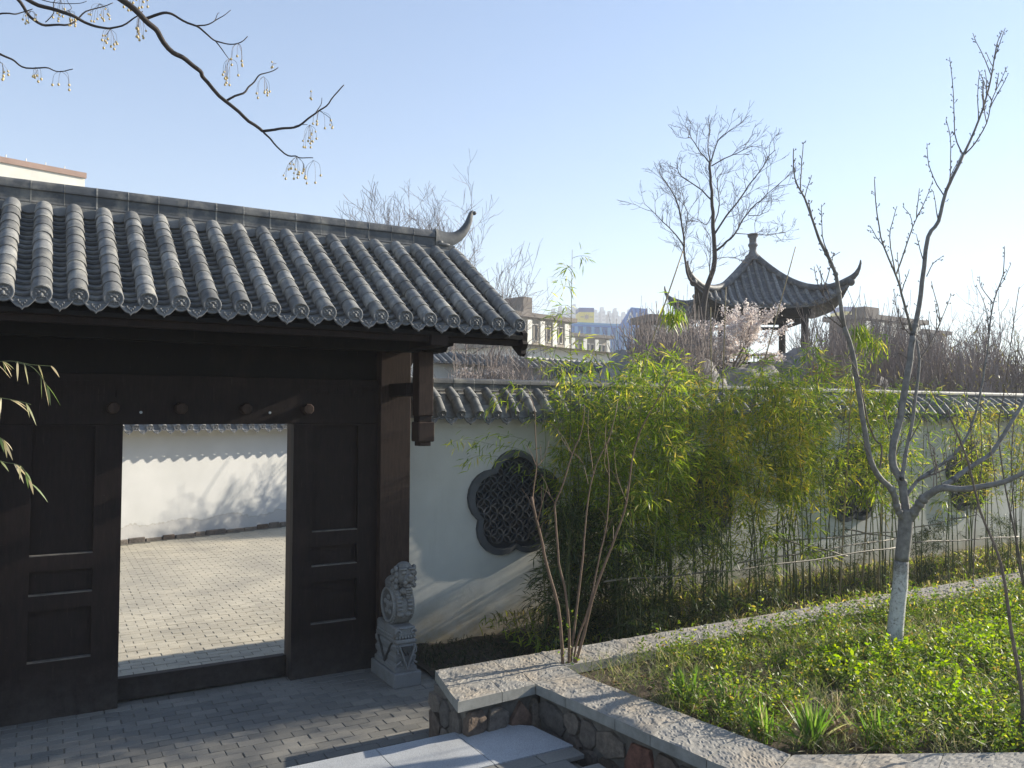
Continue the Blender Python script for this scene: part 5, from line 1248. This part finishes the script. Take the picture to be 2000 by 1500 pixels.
# blossom tree
def blossom_tree(px, py, d, H, n, label, seed, wid, zc=None):
    rn = random.Random(seed); nr_ = np.random.default_rng(seed); top = at_d(px, py, d); b = top.copy(); b.z = top.z - H; t_ = thing('blossom_tree', b, label, 'tree')
    mb = MB(); bl = []
    mb.tube([b - Vector((0, 0, 1.2)), b + Vector((0, 0, H * .25))], [.08 * H / 3, .06 * H / 3], 7)
    for k in range(7):
        a = k * .9 + rn.random(); grow(mb, b + Vector((0, 0, H * .2)), Vector((cos(a) * wid, sin(a) * wid, 1)).normalized(), H * .30, .03 * H / 3, 3, rn, .25, 4, 3, .06, .005, bl)
    mb.build('branches', 'bark', t_)
    idx = nr_.integers(0, len(bl), n); P = np.array([tuple(bl[i]) for i in idx]) + nr_.normal(0, .05, (n, 3)) - np.array(tuple(b))
    D = nr_.normal(size=(n, 3)); V, q = leaves(P, D, nr_.uniform(.045, .075, n), nr_.uniform(.035, .06, n), .1, nr_)
    o = bpy.data.objects.new('blossoms', np_mesh('blossoms', V, q, 'petal')); COL.objects.link(o); o.parent = t_; return t_
blossom_tree(1418, 560, 24., 3.6, 14000, 'rounded tree covered in pale pinkish white blossom before the pavilion', 3, .8)
blossom_tree(972, 708, 22, 1.35, 1500, 'small white blossoming bush left of the verge board tip, behind the wall', 4, .35)
blossom_tree(912, 716, 22, .95, 800, 'lower white blossoming bush nearest the hanging post, behind the wall', 6, .6)

# brush thickets
def brush_mesh(seed, H, n=9, leaf=None):
    rn = random.Random(seed); mb = MB()
    for k in range(n):
        a = rn.uniform(0, 6.28); grow(mb, Vector((rn.uniform(-.15, .15), rn.uniform(-.15, .15), 0)), Vector((cos(a) * .35, sin(a) * .35, 1)).normalized(), H * .42, .014, 3, rn, .18, 4, 3, .2, .0052, None, 3)
    zm = sorted(v[2] for v in mb.v)[int(len(mb.v) * .985)]; mb.v = [(a * .9, b * .9, c * H / zm) for a, b, c in mb.v]
    return mb.mesh('stems', leaf or 'twig')
BRUSH = [brush_mesh(200 + i, 1.9) for i in range(4)]; BRUSHF = [brush_mesh(210 + i, 1.9, 9, 'twig_far') for i in range(3)]
OL = []
for i in range(2):
    nr_ = np.random.default_rng(300 + i); N = 700; P = nr_.normal(size=(N, 3)) * np.array([.5, .5, .32]) + np.array([0, 0, 1.0]); D = nr_.normal(size=(N, 3)) + np.array([0, 0, .6]); V, q = leaves(P, D, nr_.uniform(.06, .12, N), nr_.uniform(.012, .02, N), .1, nr_); OL.append(np_mesh('foliage', V, q, 'olive'))
BB = random.Random(21)
def brush(px0, px1, top0, top1, d0, d1, n, label, group, meshes, olive=0):
    for i in range(n):
        d = BB.uniform(d0, d1); px = BB.uniform(px0, px1); tp = BB.uniform(top0, top1); g = at_d(px, 800, d); zt_ = at_d(px, tp, d).z; zb = hgt(g.x, g.y) * .95 - .1
        H = 1.9; sc = max(.4, (zt_ - zb) / H); t_ = thing('bare_shrub', (g.x, g.y, zb), label, 'shrub', group); t_.rotation_euler = (0, 0, BB.uniform(0, 6.28)); t_.scale = (min(sc, 1.3), min(sc, 1.3), sc)
        o = bpy.data.objects.new('stems', BB.choice(meshes)); COL.objects.link(o); o.parent = t_
        if i < olive: o = bpy.data.objects.new('foliage', BB.choice(OL)); COL.objects.link(o); o.parent = t_
brush(1262, 1350, 600, 660, 20, 24, 12, 'bare brown twiggy shrub left of the tall forked tree', 'bare shrubs left of the forked tree', BRUSH)
brush(1600, 1760, 605, 680, 19, 27, 18, 'bare brown twiggy shrub behind the wall right of the pavilion', 'bare shrubs right of the pavilion', BRUSH)
brush(1760, 1900, 630, 705, 17, 28, 13, 'bare brown shrub behind the wall right of the whitewashed tree limbs', 'bare shrubs behind the bare tree', BRUSH, 5)
brush(1880, 2060, 640, 710, 17, 28, 12, 'olive green and brown shrub above the wall at the right edge', 'shrubs at the right edge', BRUSHF, 8)
brush(860, 1010, 675, 725, 20, 27, 8, 'bare twiggy shrub behind the wall below the verge board', 'bare shrubs below the verge board', BRUSH)
brush(1030, 1100, 690, 735, 19, 22, 5, 'reddish bare shrub left of the arched wall', 'bare shrubs by the arched wall', BRUSH)
far_tree(1960, 560, 24, 'thin bare tree at the right edge behind the wall', .6, 22, depth=4, mat='twig')
far_tree(1640, 640, 26, 'low bare tree just right of the pavilion column', .9, 23, depth=4, mat='twig')
# thin saplings in the planter at the right edge and the orange shrub
def stem(px, d0, label, r=.012, name='sapling'):
    b_ = at_z(px[0][0], px[0][1], .385) if d0 is None else at_d(*px[0], d0); d = (b_ - E0).dot(Fw); t_ = thing(name, b_, label, 'tree'); mb = MB(); S_ = limb(mb, px, d, d - .2, r, r * .3, 6, 3, .004); mb.build('stem', 'bark', t_, smooth=True)
    tw = MB(); spurs(tw, S_[4:], random.Random(px[0][0]), .12, (.03, .12), .002, .004)
    tw.build('twigs', 'bark', t_)['kind'] = 'stuff'
stem([(1985, 1450), (1998, 1400), (1994, 1340), (1975, 1230), (1955, 1100), (1915, 1000), (1890, 900), (1850, 800)], None, 'thin sapling leaning left at the right edge of the planter', .016)
stem([(2010, 1200), (1990, 1080), (1965, 960), (1950, 840), (1962, 760), (1990, 560)], 8., 'thin upright sapling at the right edge', .011)
stem([(2030, 1300), (2005, 1180), (1985, 1060), (1975, 900), (1985, 760), (1978, 600)], 8.6, 'thin straight sapling farthest right, half cut by the edge', .010)
stem([(1900, 1150), (1905, 1020), (1918, 900), (1915, 780), (1930, 640)], 9.2, 'very thin upright sapling behind the right limb of the bare tree', .008)
c = at_d(1610, 735, 20); t_ = thing('orange_shrub', (c.x, c.y, c.z - .4), 'small rust orange shrub above the wall right of the pavilion column', 'shrub')
nr_ = np.random.default_rng(9); N = 900; P = nr_.normal(size=(N, 3)) * np.array([.22, .22, .14]) + np.array([0, 0, .45]); V, q = leaves(P, nr_.normal(size=(N, 3)), nr_.uniform(.04, .07, N), nr_.uniform(.02, .03, N), .1, nr_)
o = bpy.data.objects.new('foliage', np_mesh('foliage', V, q, 'rust_leaf')); COL.objects.link(o); o.parent = t_
mb = MB(); [mb.tube([Vector((c.x, c.y, c.z - .6)), Vector((c.x + cos(a) * .2, c.y + sin(a) * .2, c.z + .1))], .01, 4) for a in (0, 1.2, 2.5, 4, 5.2)]; mb.build('stems', 'bark', t_)

# boulders
def boulder(px, py, d, rx, rz, label, seed):
    d *= 1.4; rx *= 1.25; rz *= 1.3
    c = at_d(px, py, d); mb = MB(); mb.sphere((0, 0, 0), 1., 26, 18); o_ = []
    for v in mb.v:
        p = Vector(v); n_ = noise.fractal(p * 1.3 + Vector((seed, 0, 0)), .8, 2.1, 5) * .32 + abs(noise.noise(p * 2.6 + Vector((seed, 4, 0)))) * .22; p = p * (1 + n_); o_.append((p.x * rx, p.y * rx * .8, p.z * rz))
    mb.v = o_; t_ = mb.mesh('boulder', 'boulder', smooth=50); o = link('boulder', t_, None, (c.x, c.y, c.z - rz)); tag(o, label, 'rock')
boulder(1215, 705, 15, .75, .7, 'tall grey boulder right of the arched wall top', 1); boulder(1340, 700, 15.5, .8, .7, 'grey boulder under the forked tree', 2)
boulder(1285, 715, 14.5, .7, .6, 'low grey boulder between the two larger ones left of the pavilion', 3); boulder(1555, 700, 18, .9, 1.1, 'pale grey boulder at the foot of the pavilion column', 4)
boulder(1460, 720, 17, 1., .8, 'wide grey boulder below the blossom tree', 5); boulder(1690, 735, 15, .5, .4, 'small pale boulder right of the orange shrub', 6)

# ================================================================== PAVILION
PC = camxy(6.80, 23.05); PV = thing('pavilion', (PC.x, PC.y, 3.4), 'square garden pavilion with a curved dark tiled roof and upturned corners', 'pavilion')
MP = Matrix.Translation((PC.x, PC.y, 0)) @ Matrix.Rotation(-YAW - radians(3), 4, 'Z')
E_ = 1.88
def rz(a, b):
    m_ = max(abs(a), abs(b)); r = min(1., m_ / E_); s_ = min(abs(a), abs(b)) / max(m_, 1e-6)
    return 6.84 - 1.62 * (1 - (1 - r) ** 1.55) * 1.0 + .58 * (s_ ** 4.5) * r ** 3
def plan(a, b):
    m_ = max(abs(a), abs(b)); s_ = min(abs(a), abs(b)) / max(m_, 1e-6); k = 1 + .055 * (s_ ** 6) * (m_ / E_) ** 4; return a * k, b * k
roof = None
mb = MB(); n = 28
for q4 in range(4):
    RQ = Matrix.Rotation(q4 * pi / 2, 4, 'Z'); vs = []
    for i in range(n + 1):
        r = E_ * i / n
        for j in range(n + 1):
            t = j / n * 2 - 1; a_, b_ = r * t, -r; pa, pb = plan(a_, b_); vs.append(MP @ RQ @ Vector((pa, pb, rz(a_, b_))))
    m_ = n + 1; mb.add(vs, [(i * m_ + j, (i + 1) * m_ + j, (i + 1) * m_ + j + 1, i * m_ + j + 1) for i in range(n) for j in range(n)])
    low_ = [];
    for j in range(n + 1):
        t = j / n * 2 - 1; pa, pb = plan(E_ * t, -E_); z = rz(E_ * t, -E_); low_ += [MP @ RQ @ Vector((pa, pb, z)), MP @ RQ @ Vector((pa, pb, z - .07)), MP @ RQ @ Vector((pa * .55, pb * .55, 5.25))]
    mb.add(low_, [(j * 3, j * 3 + 1, j * 3 + 4, j * 3 + 3) for j in range(n)] + [(j * 3 + 1, j * 3 + 2, j * 3 + 5, j * 3 + 4) for j in range(n)])
roof = mb.build('roof', 'ridge', PV, smooth=35)
for q4 in range(4):
    RQ = Matrix.Rotation(q4 * pi / 2, 4, 'Z')
    for k in range(-8, 9):
        b0_ = k * .222; pts = []
        r0_ = max(abs(b0_) + .03, .12)
        for i in range(9):
            r = r0_ + (E_ - r0_) * i / 8; pa, pb = plan(b0_, -r); pts.append(MP @ RQ @ Vector((pa, pb, rz(b0_, -r) + .028)))
        if (pts[0] - pts[-1]).length > .1:
            mb = MB(); mb.tube(pts, .05, 7); mb.sphere(pts[-1], .056, 8, 6); mb.build('tile_row', 'tile', roof, smooth=50)
    # hip ridge with upturned horn
    pts = []; rad = []
    for i in range(13):
        r = .1 + (E_ - .1) * i / 12; pa, pb = plan(r, -r); pts.append(MP @ RQ @ Vector((pa, pb, rz(r, -r) + .07))); rad.append(.10 if i < 10 else .09)
    dd = (pts[-1] - pts[-2]).normalized(); hd = Vector((dd.x, dd.y, 0)).normalized()
    for (a_, z_, r_) in ((.08, .05, .08), (.17, .13, .065), (.24, .25, .045), (.28, .38, .03), (.285, .46, .018)): pts.append(pts[12] + hd * a_ + Vector((0, 0, z_))); rad.append(r_)
    mb = MB(); mb.tube(pts, rad, 8); mb.sphere(pts[12] - Vector((0, 0, .06)) + hd * .03, (.1, .1, .12), 9, 7); mb.build('hip_ridge', 'ridge', roof, smooth=50)
mb = MB(); mb.lathe([(.24, 6.72), (.22, 6.84), (.13, 6.92), (.10, 7.0), (.105, 7.1), (.14, 7.16), (.13, 7.2), (.10, 7.22), (.105, 7.36), (.15, 7.42), (.15, 7.47), (.12, 7.49), (.02, 7.5)], 14, MP); mb.build('finial', 'ridge_pale', roof, smooth=40)
for sx in (-1, 1):
    for sy in (-1, 1):
        p = MP @ Vector((sx * 1.1, sy * 1.1, 0)); mb = MB(); mb.tube([(p.x, p.y, 2.9), (p.x, p.y, 5.3)], .10, 12); mb.build('column', 'wood', PV, smooth=40)
mb = MB()
for RQ in (0, 1, 2, 3): R4 = MP @ Matrix.Rotation(RQ * pi / 2, 4, 'Z'); mb.box(-1.25, 1.25, -1.16, -1.04, 5.02, 5.22, R4); mb.box(-1.0, 1.0, -1.12, -1.08, 4.86, 4.95, R4)
mb.build('beams', 'wood_black', PV)
for RQ in (1, 2, 3): R4 = MP @ Matrix.Rotation(RQ * pi / 2, 4, 'Z'); mb = MB(); mb.box(-.98, .98, -1.2, -.95, 3.85, 3.92, R4); mb.box(-.98, .98, -1.22, -1.19, 4.1, 4.16, R4); [mb.box(x_ / 10 - .015, x_ / 10 + .015, -1.21, -1.18, 3.92, 4.1, R4) for x_ in range(-9, 10, 2)]; mb.build('bench', 'wood', PV)
mb = MB(); mb.box(-1.7, 1.7, -1.7, 1.7, 2.6, 3.42, MP, bev=.03); mb.build('platform', 'boulder', PV)

p_ = camxy(6.80 * 1.4, 23.05 * 1.4); PV.location = (p_.x, p_.y, 3.78); PV.scale = (1.4, 1.4, 1.4)   # 5.3 m wide, 32 m off on its hill

# ================================================================== WALLS AND BUILDINGS BEYOND
AW = at_d(1128, 740, 22.); AR = thing('arched_wall', (AW.x, AW.y, 0), 'small white garden wall with an arched tiled top behind the bamboo', 'wall')
mb = MB(); n = 20; arc = []; wv = 1.2
for i in range(n + 1):
    u = i / n * 2 - 1; arc.append((u * wv, 3.12 + .54 * (1 - u * u)))
poly = [(-wv - 1.2, 0), (wv + 1.2, 0), (wv + 1.2, 3.06)] + [(a, b - .06) for a, b in reversed(arc)] + [(-wv - 1.2, 3.06)]
MA = Matrix.Translation((AW.x, AW.y, 0)) @ Matrix.Rotation(-radians(28), 4, 'Z')
mb.prism([poly[i] for i in range(len(poly))], -.12, .12, MA @ Matrix(((1, 0, 0, 0), (0, 0, 1, 0), (0, 1, 0, 0), (0, 0, 0, 1)))); mb.build('wall_body', 'plaster', AR)
full = [(-wv - 1.2, 3.12)] + arc + [(wv + 1.2, 3.12)]
mb = MB(); mb.tube([MA @ Vector((a, 0, b + .07)) for a, b in full], .055, 8); mb.build('ridge', 'ridge_pale', AR, smooth=50)
for i in range(26):
    x = -wv + .05 + i * .1
    if x > wv: break
    z = 3.12 + .54 * (1 - (x / wv) ** 2)
    mb = MB(); mb.tube([MA @ Vector((x, -.04, z + .03)), MA @ Vector((x + .04, -.2, z - .05)), MA @ Vector((x + .05, -.27, z - .16))], .036, 6); mb.build('cover_tile', 'tile', AR, smooth=50)
mb = MB(); mb.prism([(a, b + .02) for a, b in reversed(full)] + [(a, b - .17) for a, b in full], -.2, .2, MA @ Matrix(((1, 0, 0, 0), (0, 0, 1, 0), (0, 1, 0, 0), (0, 0, 0, 1)))); mb.build('roof_bed', 'ridge', AR)
# long low wall and tiled roof band further back
def slab_dir(px0, px1, d0, d1): a_ = at_d(px0, 800, d0); b_ = at_d(px1, 800, d1); a_.z = b_.z = 0; return a_, b_, atan2(b_.y - a_.y, b_.x - a_.x), (b_ - a_).length
a_, b_, an, L = slab_dir(840, 1330, 22, 30); LW = thing('long_wall', a_, 'long white boundary wall with a dark tiled top in the middle distance', 'wall'); ML = Matrix.Translation(a_) @ Matrix.Rotation(an, 4, 'Z')
zt_ = at_d(1000, 708, 25).z; mb = MB(); mb.box(0, L, 0, .3, -.1, zt_ - .2, ML); mb.build('wall_body', 'plaster', LW)
mb = MB(); mb.prism([(-.35, zt_ - .2), (.15, zt_ + .12), (.65, zt_ - .2)], 0, L, ML @ M); mb.build('roof_bed', 'ridge', LW)
mb = MB()
for i in range(int(L / .25)): mb.tube([ML @ Vector((i * .25, -.36, zt_ - .18)), ML @ Vector((i * .25, .13, zt_ + .13))], .05, 5)
mb.build('tile_rows', 'ridge_pale', LW)['kind'] = 'stuff'
a_, b_, an, L = slab_dir(1030, 1420, 44, 62); WB = thing('white_hall', a_, 'low long white hall roofed in grey behind the boundary wall', 'building'); ML = Matrix.Translation(a_) @ Matrix.Rotation(an, 4, 'Z')
mb = MB(); mb.box(0, L, 0, 12, 0, at_d(1150, 690, 50).z, ML); mb.build('wall', 'white_paint', WB); mb = MB(); mb.prism([(-.6, at_d(1150, 690, 50).z), (6, at_d(1150, 678, 52).z + .2), (12.6, at_d(1150, 690, 50).z)], -.4, L + .4, ML @ M); mb.build('roof', 'concrete', WB)

def facade(B, Mx, L, zt, floors, bays, wmat='window_dark', x0=0., ww=.5, wh=.55, z0=0., fr='white_paint', face=-.02):
    fh = (zt - z0) / floors; bw = (L - x0) / bays
    wm = MB(); wm.box(-bw * ww / 2, bw * ww / 2, -.0, .12, -fh * wh / 2, fh * wh / 2); me = wm.mesh('window', wmat)
    fm = MB(); e = .08
    fm.box(-bw * ww / 2 - e, bw * ww / 2 + e, -.06, -.005, -fh * wh / 2 - e, -fh * wh / 2); fm.box(-bw * ww / 2 - e, bw * ww / 2 + e, -.05, -.004, fh * wh / 2, fh * wh / 2 + e); fme = fm.mesh('frame', fr)
    for i in range(bays):
        for j in range(floors):
            p = Mx @ Vector((x0 + (i + .5) * bw, face - .03, z0 + (j + .5) * fh)); an = Mx.to_euler().z
            o = link('window', me, B, p, (0, 0, an)); f2 = bpy.data.objects.new('frame', fme); COL.objects.link(f2); f2.parent = o
# concrete apartment blocks, unfinished looking
def block(px0, px1, d0, d1, ytop, dep, label, mat, floors, bays, pent=None, name='apartment_block', balc=True, ww=.45, group=None, wmat='window_dark', topd=None):
    a_, b_, an, L = slab_dir(px0, px1, d0, d1); B = thing(name, a_, label, 'building', group); Mx = Matrix.Translation(a_) @ Matrix.Rotation(an, 4, 'Z'); zt = at_d(px0, ytop, topd or d0).z
    mb = MB(); mb.box(0, L, 0, dep, -.1, zt, Mx); mb.build('wall', mat, B)
    mb = MB(); mb.box(-.5, L + .5, -.6, dep + .5, zt + .01, zt + .5, Mx); mb.build('roof', 'concrete_dark' if mat.startswith('conc') else mat, B)
    facade(B, Mx, L, zt, floors, bays, wmat, ww=ww)
    if balc:
        for j in range(1, floors):
            mb = MB(); mb.box(0, L, -.5, -.12, zt / floors * j - .12, zt / floors * j + .12, Mx); mb.build('ledge', 'cream' if j % 2 else 'concrete', B)
        for i in range(0, bays + 1, 3):
            mb = MB(); mb.box(L / bays * i - .35, L / bays * i + .35, -.65, -.51, 0, zt - .3, Mx); mb.build('pilaster', 'cream', B)
    if pent:
        mb = MB(); mb.box(pent[0] * L, pent[1] * L, dep * .2, dep * .6, zt + .5, zt + pent[2], Mx); mb.build('stair_house', 'concrete_dark', B)
    return B, Mx, L, zt
block(1000, 1114, 88, 95, 616, 8, 'brown concrete apartment block nearest the gate roof end', 'concrete', 4, 14, (.35, .5, 2.6))
block(1114, 1190, 125, 130, 656, 6, 'lower concrete apartment block right of the nearer one', 'concrete', 3, 10)
block(850, 990, 75, 84, 655, 12, 'concrete apartment block seen under the verge board', 'concrete', 4, 14)
block(878, 912, 50, 52, 662, 4, 'narrow white building with blue foot under the gate eave', 'white_paint', 4, 3, name='white_building', balc=False, wmat='blue_pale')
block(1688, 1800, 84, 90, 622, 4, 'brown building with a roof stair house behind the bare shrubs', 'concrete_dark', 5, 14, (.15, .38, 1.5))
block(1800, 1850, 112, 115, 650, 4, 'stepped brown building right of the one with a stair house', 'concrete_dark', 4, 8)
block(1274, 1345, 60, 61, 628, 2, 'brown building behind the shrubs left of the forked tree', 'concrete_dark', 4, 8)
# blue market hall with sign
B, Mx, L, zt = block(1120, 1262, 215, 222, 637, 12, 'long blue shop building with a white lettered gable sign', 'blue', 3, 16, name='blue_building', balc=False, wmat='blue_pale', ww=.4)
mb = MB(); mb.box(0, L, -.5, -.2, zt * .60, zt * .72, Mx); mb.build('ledge', 'blue_pale', B)
mb = MB(); mb.box(-.4, L + .4, -.7, 20, zt + .51, zt + 1.1, Mx); mb.build('parapet', 'blue_pale', B)
for i in range(9): mb = MB(); mb.box(L / 9 * i, L / 9 * i + .9, -.8, -.5, zt * .3, zt, Mx); mb.build('pilaster', 'blue_pale', B)
gx0, gx1 = L * .60, L; gz = zt + .5
mb = MB(); mb.prism([(gx0, gz), (gx1, gz), (gx1, gz + 5.), (gx0 + (gx1 - gx0) * .42, gz + 5.2)], -.9, -.6, Mx @ Matrix(((1, 0, 0, 0), (0, 0, 1, 0), (0, 1, 0, 0), (0, 0, 0, 1)))); SG = mb.build('gable', 'blue', B)
def text(body, size, Mt, mat, parent, name='lettering'):
    cu = bpy.data.curves.new(name, 'FONT'); cu.body = body; cu.size = size; cu.extrude = .05; cu.align_x = 'CENTER'; cu.align_y = 'CENTER'
    tmp = bpy.data.objects.new(name, cu); COL.objects.link(tmp); dg = bpy.context.evaluated_depsgraph_get(); me = bpy.data.meshes.new_from_object(tmp.evaluated_get(dg)); bpy.data.objects.remove(tmp)
    me.materials.clear(); me.materials.append(MATS[mat]); o = bpy.data.objects.new(name, me); COL.objects.link(o); o.parent = parent; Mt = Matrix.Translation(-org(parent)) @ Mt; o.matrix_local = Mt
text('ALL', 3.9, Mx @ Matrix.Translation((gx0 + (gx1 - gx0) * .62, -.96, gz + 2.3)) @ Matrix.Rotation(pi / 2, 4, 'X'), 'white_paint', SG)
mb = MB(); mb.box(gx0 + (gx1 - gx0) * .72, gx0 + (gx1 - gx0) * .86, -1., -.95, gz + .1, gz + .7, Mx); mb.build('red_sign', 'red', SG)
# yellow and blue billboard block
for (p0, p1, d, yt, yb, lab) in ((1131, 1160, 300, 600, 634, 'yellow block with blue top and a round emblem on the skyline'), (1646, 1670, 280, 598, 630, 'small yellow block with blue top right of the pavilion')):
    a_, b_, an, L = slab_dir(p0, p1, d, d + .5); Bq = thing('billboard_building', a_, lab, 'building'); Mx = Matrix.Translation(a_) @ Matrix.Rotation(an, 4, 'Z'); zt = at_d(p0, yt, d).z; zb = at_d(p0, yb, d).z
    mb = MB(); mb.box(0, L, 0, 8, -.1, zb, Mx); mb.build('wall', 'blue', Bq); mb = MB(); mb.box(0, L, .01, 8, zb, zt - 1.6, Mx); mb.build('yellow_board', 'yellow', Bq)
    mb = MB(); mb.box(-.02, L + .02, -.02, 8, zt - 1.599, zt, Mx); mb.build('blue_top', 'blue_dark', Bq)
    if p0 < 1200:
        zc = (zb + zt - 1.6) / 2 + .6; mb = MB(); mb.lathe([(.75, 0), (.75, .08), (.02, .09)], 16, Mx @ Matrix.Translation((L / 2, .0, zc)) @ Matrix.Rotation(pi / 2, 4, 'X'))
        for k in (-1, 1): mb.box(L / 2 + k * 1.7 - .6, L / 2 + k * 1.7 + .6, -.08, 0, zc - .15, zc + .15, Mx)
        for k in range(8): a = k * pi / 4; mb.box(L / 2 + cos(a) * 1.0 - .12, L / 2 + cos(a) * 1.0 + .12, -.07, 0.005, zc + sin(a) * 1. - .12, zc + sin(a) * 1. + .12, Mx)
        mb.build('emblem', 'brown_trim', Bq); mb = MB(); mb.box(.0, L, -.05, 0.008, zb, zb + .8, Mx); mb.build('band', 'metal_grey', Bq)
# residential towers on the skyline
def tower(px0, px1, d, ytop, label, group=None, seed=0):
    rn = random.Random(seed); a_, b_, an, L = slab_dir(px0, px1, d, d + 1); T = thing('tower_block', a_, label, 'building', group); Mx = Matrix.Translation(a_) @ Matrix.Rotation(an, 4, 'Z'); zt = at_d(px0, ytop, d).z
    n = max(2, int(round(L / 7))); w_ = L / n
    for i in range(n):
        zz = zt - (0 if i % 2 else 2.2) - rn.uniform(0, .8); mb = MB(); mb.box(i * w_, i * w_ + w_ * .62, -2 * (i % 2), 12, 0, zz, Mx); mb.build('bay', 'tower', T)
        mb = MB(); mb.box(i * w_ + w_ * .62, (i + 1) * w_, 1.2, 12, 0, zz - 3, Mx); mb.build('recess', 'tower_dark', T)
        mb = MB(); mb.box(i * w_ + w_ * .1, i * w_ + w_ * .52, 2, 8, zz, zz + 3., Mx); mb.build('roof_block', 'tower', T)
        wb = MB()
        for f in range(int(zz / 3)):
            if f * 3 > zz - 45: wb.box(i * w_ + w_ * .12, i * w_ + w_ * .5, -2 * (i % 2) - .15, -2 * (i % 2) - .02, f * 3 + .8, f * 3 + 2.3, Mx)
        wb.build('window_bands', 'tower_dark', T)
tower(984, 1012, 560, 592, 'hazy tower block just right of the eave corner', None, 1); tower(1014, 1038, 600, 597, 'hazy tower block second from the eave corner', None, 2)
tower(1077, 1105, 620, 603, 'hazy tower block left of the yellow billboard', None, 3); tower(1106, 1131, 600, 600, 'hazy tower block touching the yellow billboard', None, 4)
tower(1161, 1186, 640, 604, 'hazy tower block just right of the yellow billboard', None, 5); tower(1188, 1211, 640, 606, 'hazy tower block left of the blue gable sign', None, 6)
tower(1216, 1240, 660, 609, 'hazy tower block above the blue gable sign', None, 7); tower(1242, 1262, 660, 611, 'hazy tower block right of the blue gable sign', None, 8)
# cream building over the gate roof on the left
d0 = 40.; p0 = at_d(-260, 235, 36.8); p1 = at_d(166, 338, 43.2); zt = p1.z; a_ = p0.copy(); a_.z = 0; an = atan2(p1.y - p0.y, p1.x - p0.x); L = (Vector((p1.x, p1.y, 0)) - a_).length
CB = thing('cream_building', a_, 'cream rendered building with a brown roof edge rising over the gate roof', 'building'); Mx = Matrix.Translation(a_) @ Matrix.Rotation(an, 4, 'Z')
mb = MB(); mb.box(0, L, 0, 9, -.1, zt - .28, Mx); mb.build('wall', 'cream', CB); mb = MB(); mb.box(-.1, L + .06, -.08, 9.1, zt - .279, zt, Mx); mb.build('coping', 'brown_trim', CB)
mb = MB(); mb.box(L, L + .55, 1., 8, -.1, zt - 1.35, Mx); mb.build('side_wing', 'cream', CB)
mb = MB(); q = Mx @ Vector((L - .75, -.22, 0)); mb.tube([(q.x, q.y, 8), (q.x, q.y, zt - 1.1)], .11, 10); mb.sphere((q.x, q.y, zt - 1.0), (.2, .2, .17), 10, 7); mb.build('vent_pipe', 'cream', CB, smooth=50)
for i in range(5): mb = MB(); q = Mx @ Vector((L * (1 - .0 - i * .098) - .9, .3, zt)); mb.tube([q, q + Vector((0, 0, .24))], .025, 6); mb.build('roof_post', 'white_paint', CB)
facade(CB, Mx, L, zt - 3.0, 4, 6, ww=.35)

# ================================================================== HAZE
hb = MB(); hb.box(-700, 800, -60, 1000, -1.2, 96.); hz = hb.build('haze', 'tile'); hz.data.materials.clear()
hm_ = bpy.data.materials.new('haze'); hm_.use_nodes = True; hm_.node_tree.nodes.clear(); ho = hm_.node_tree.nodes.new('ShaderNodeOutputMaterial'); pv_ = hm_.node_tree.nodes.new('ShaderNodeVolumePrincipled')
pv_.inputs['Color'].default_value = (.92, .95, 1., 1); pv_.inputs['Density'].default_value = .0012; pv_.inputs['Anisotropy'].default_value = .1
hm_.node_tree.links.new(pv_.outputs[0], ho.inputs['Volume']); hz.data.materials.append(hm_); tag(hz, kind='stuff', label='pale haze in the air over the whole scene', cat='haze')
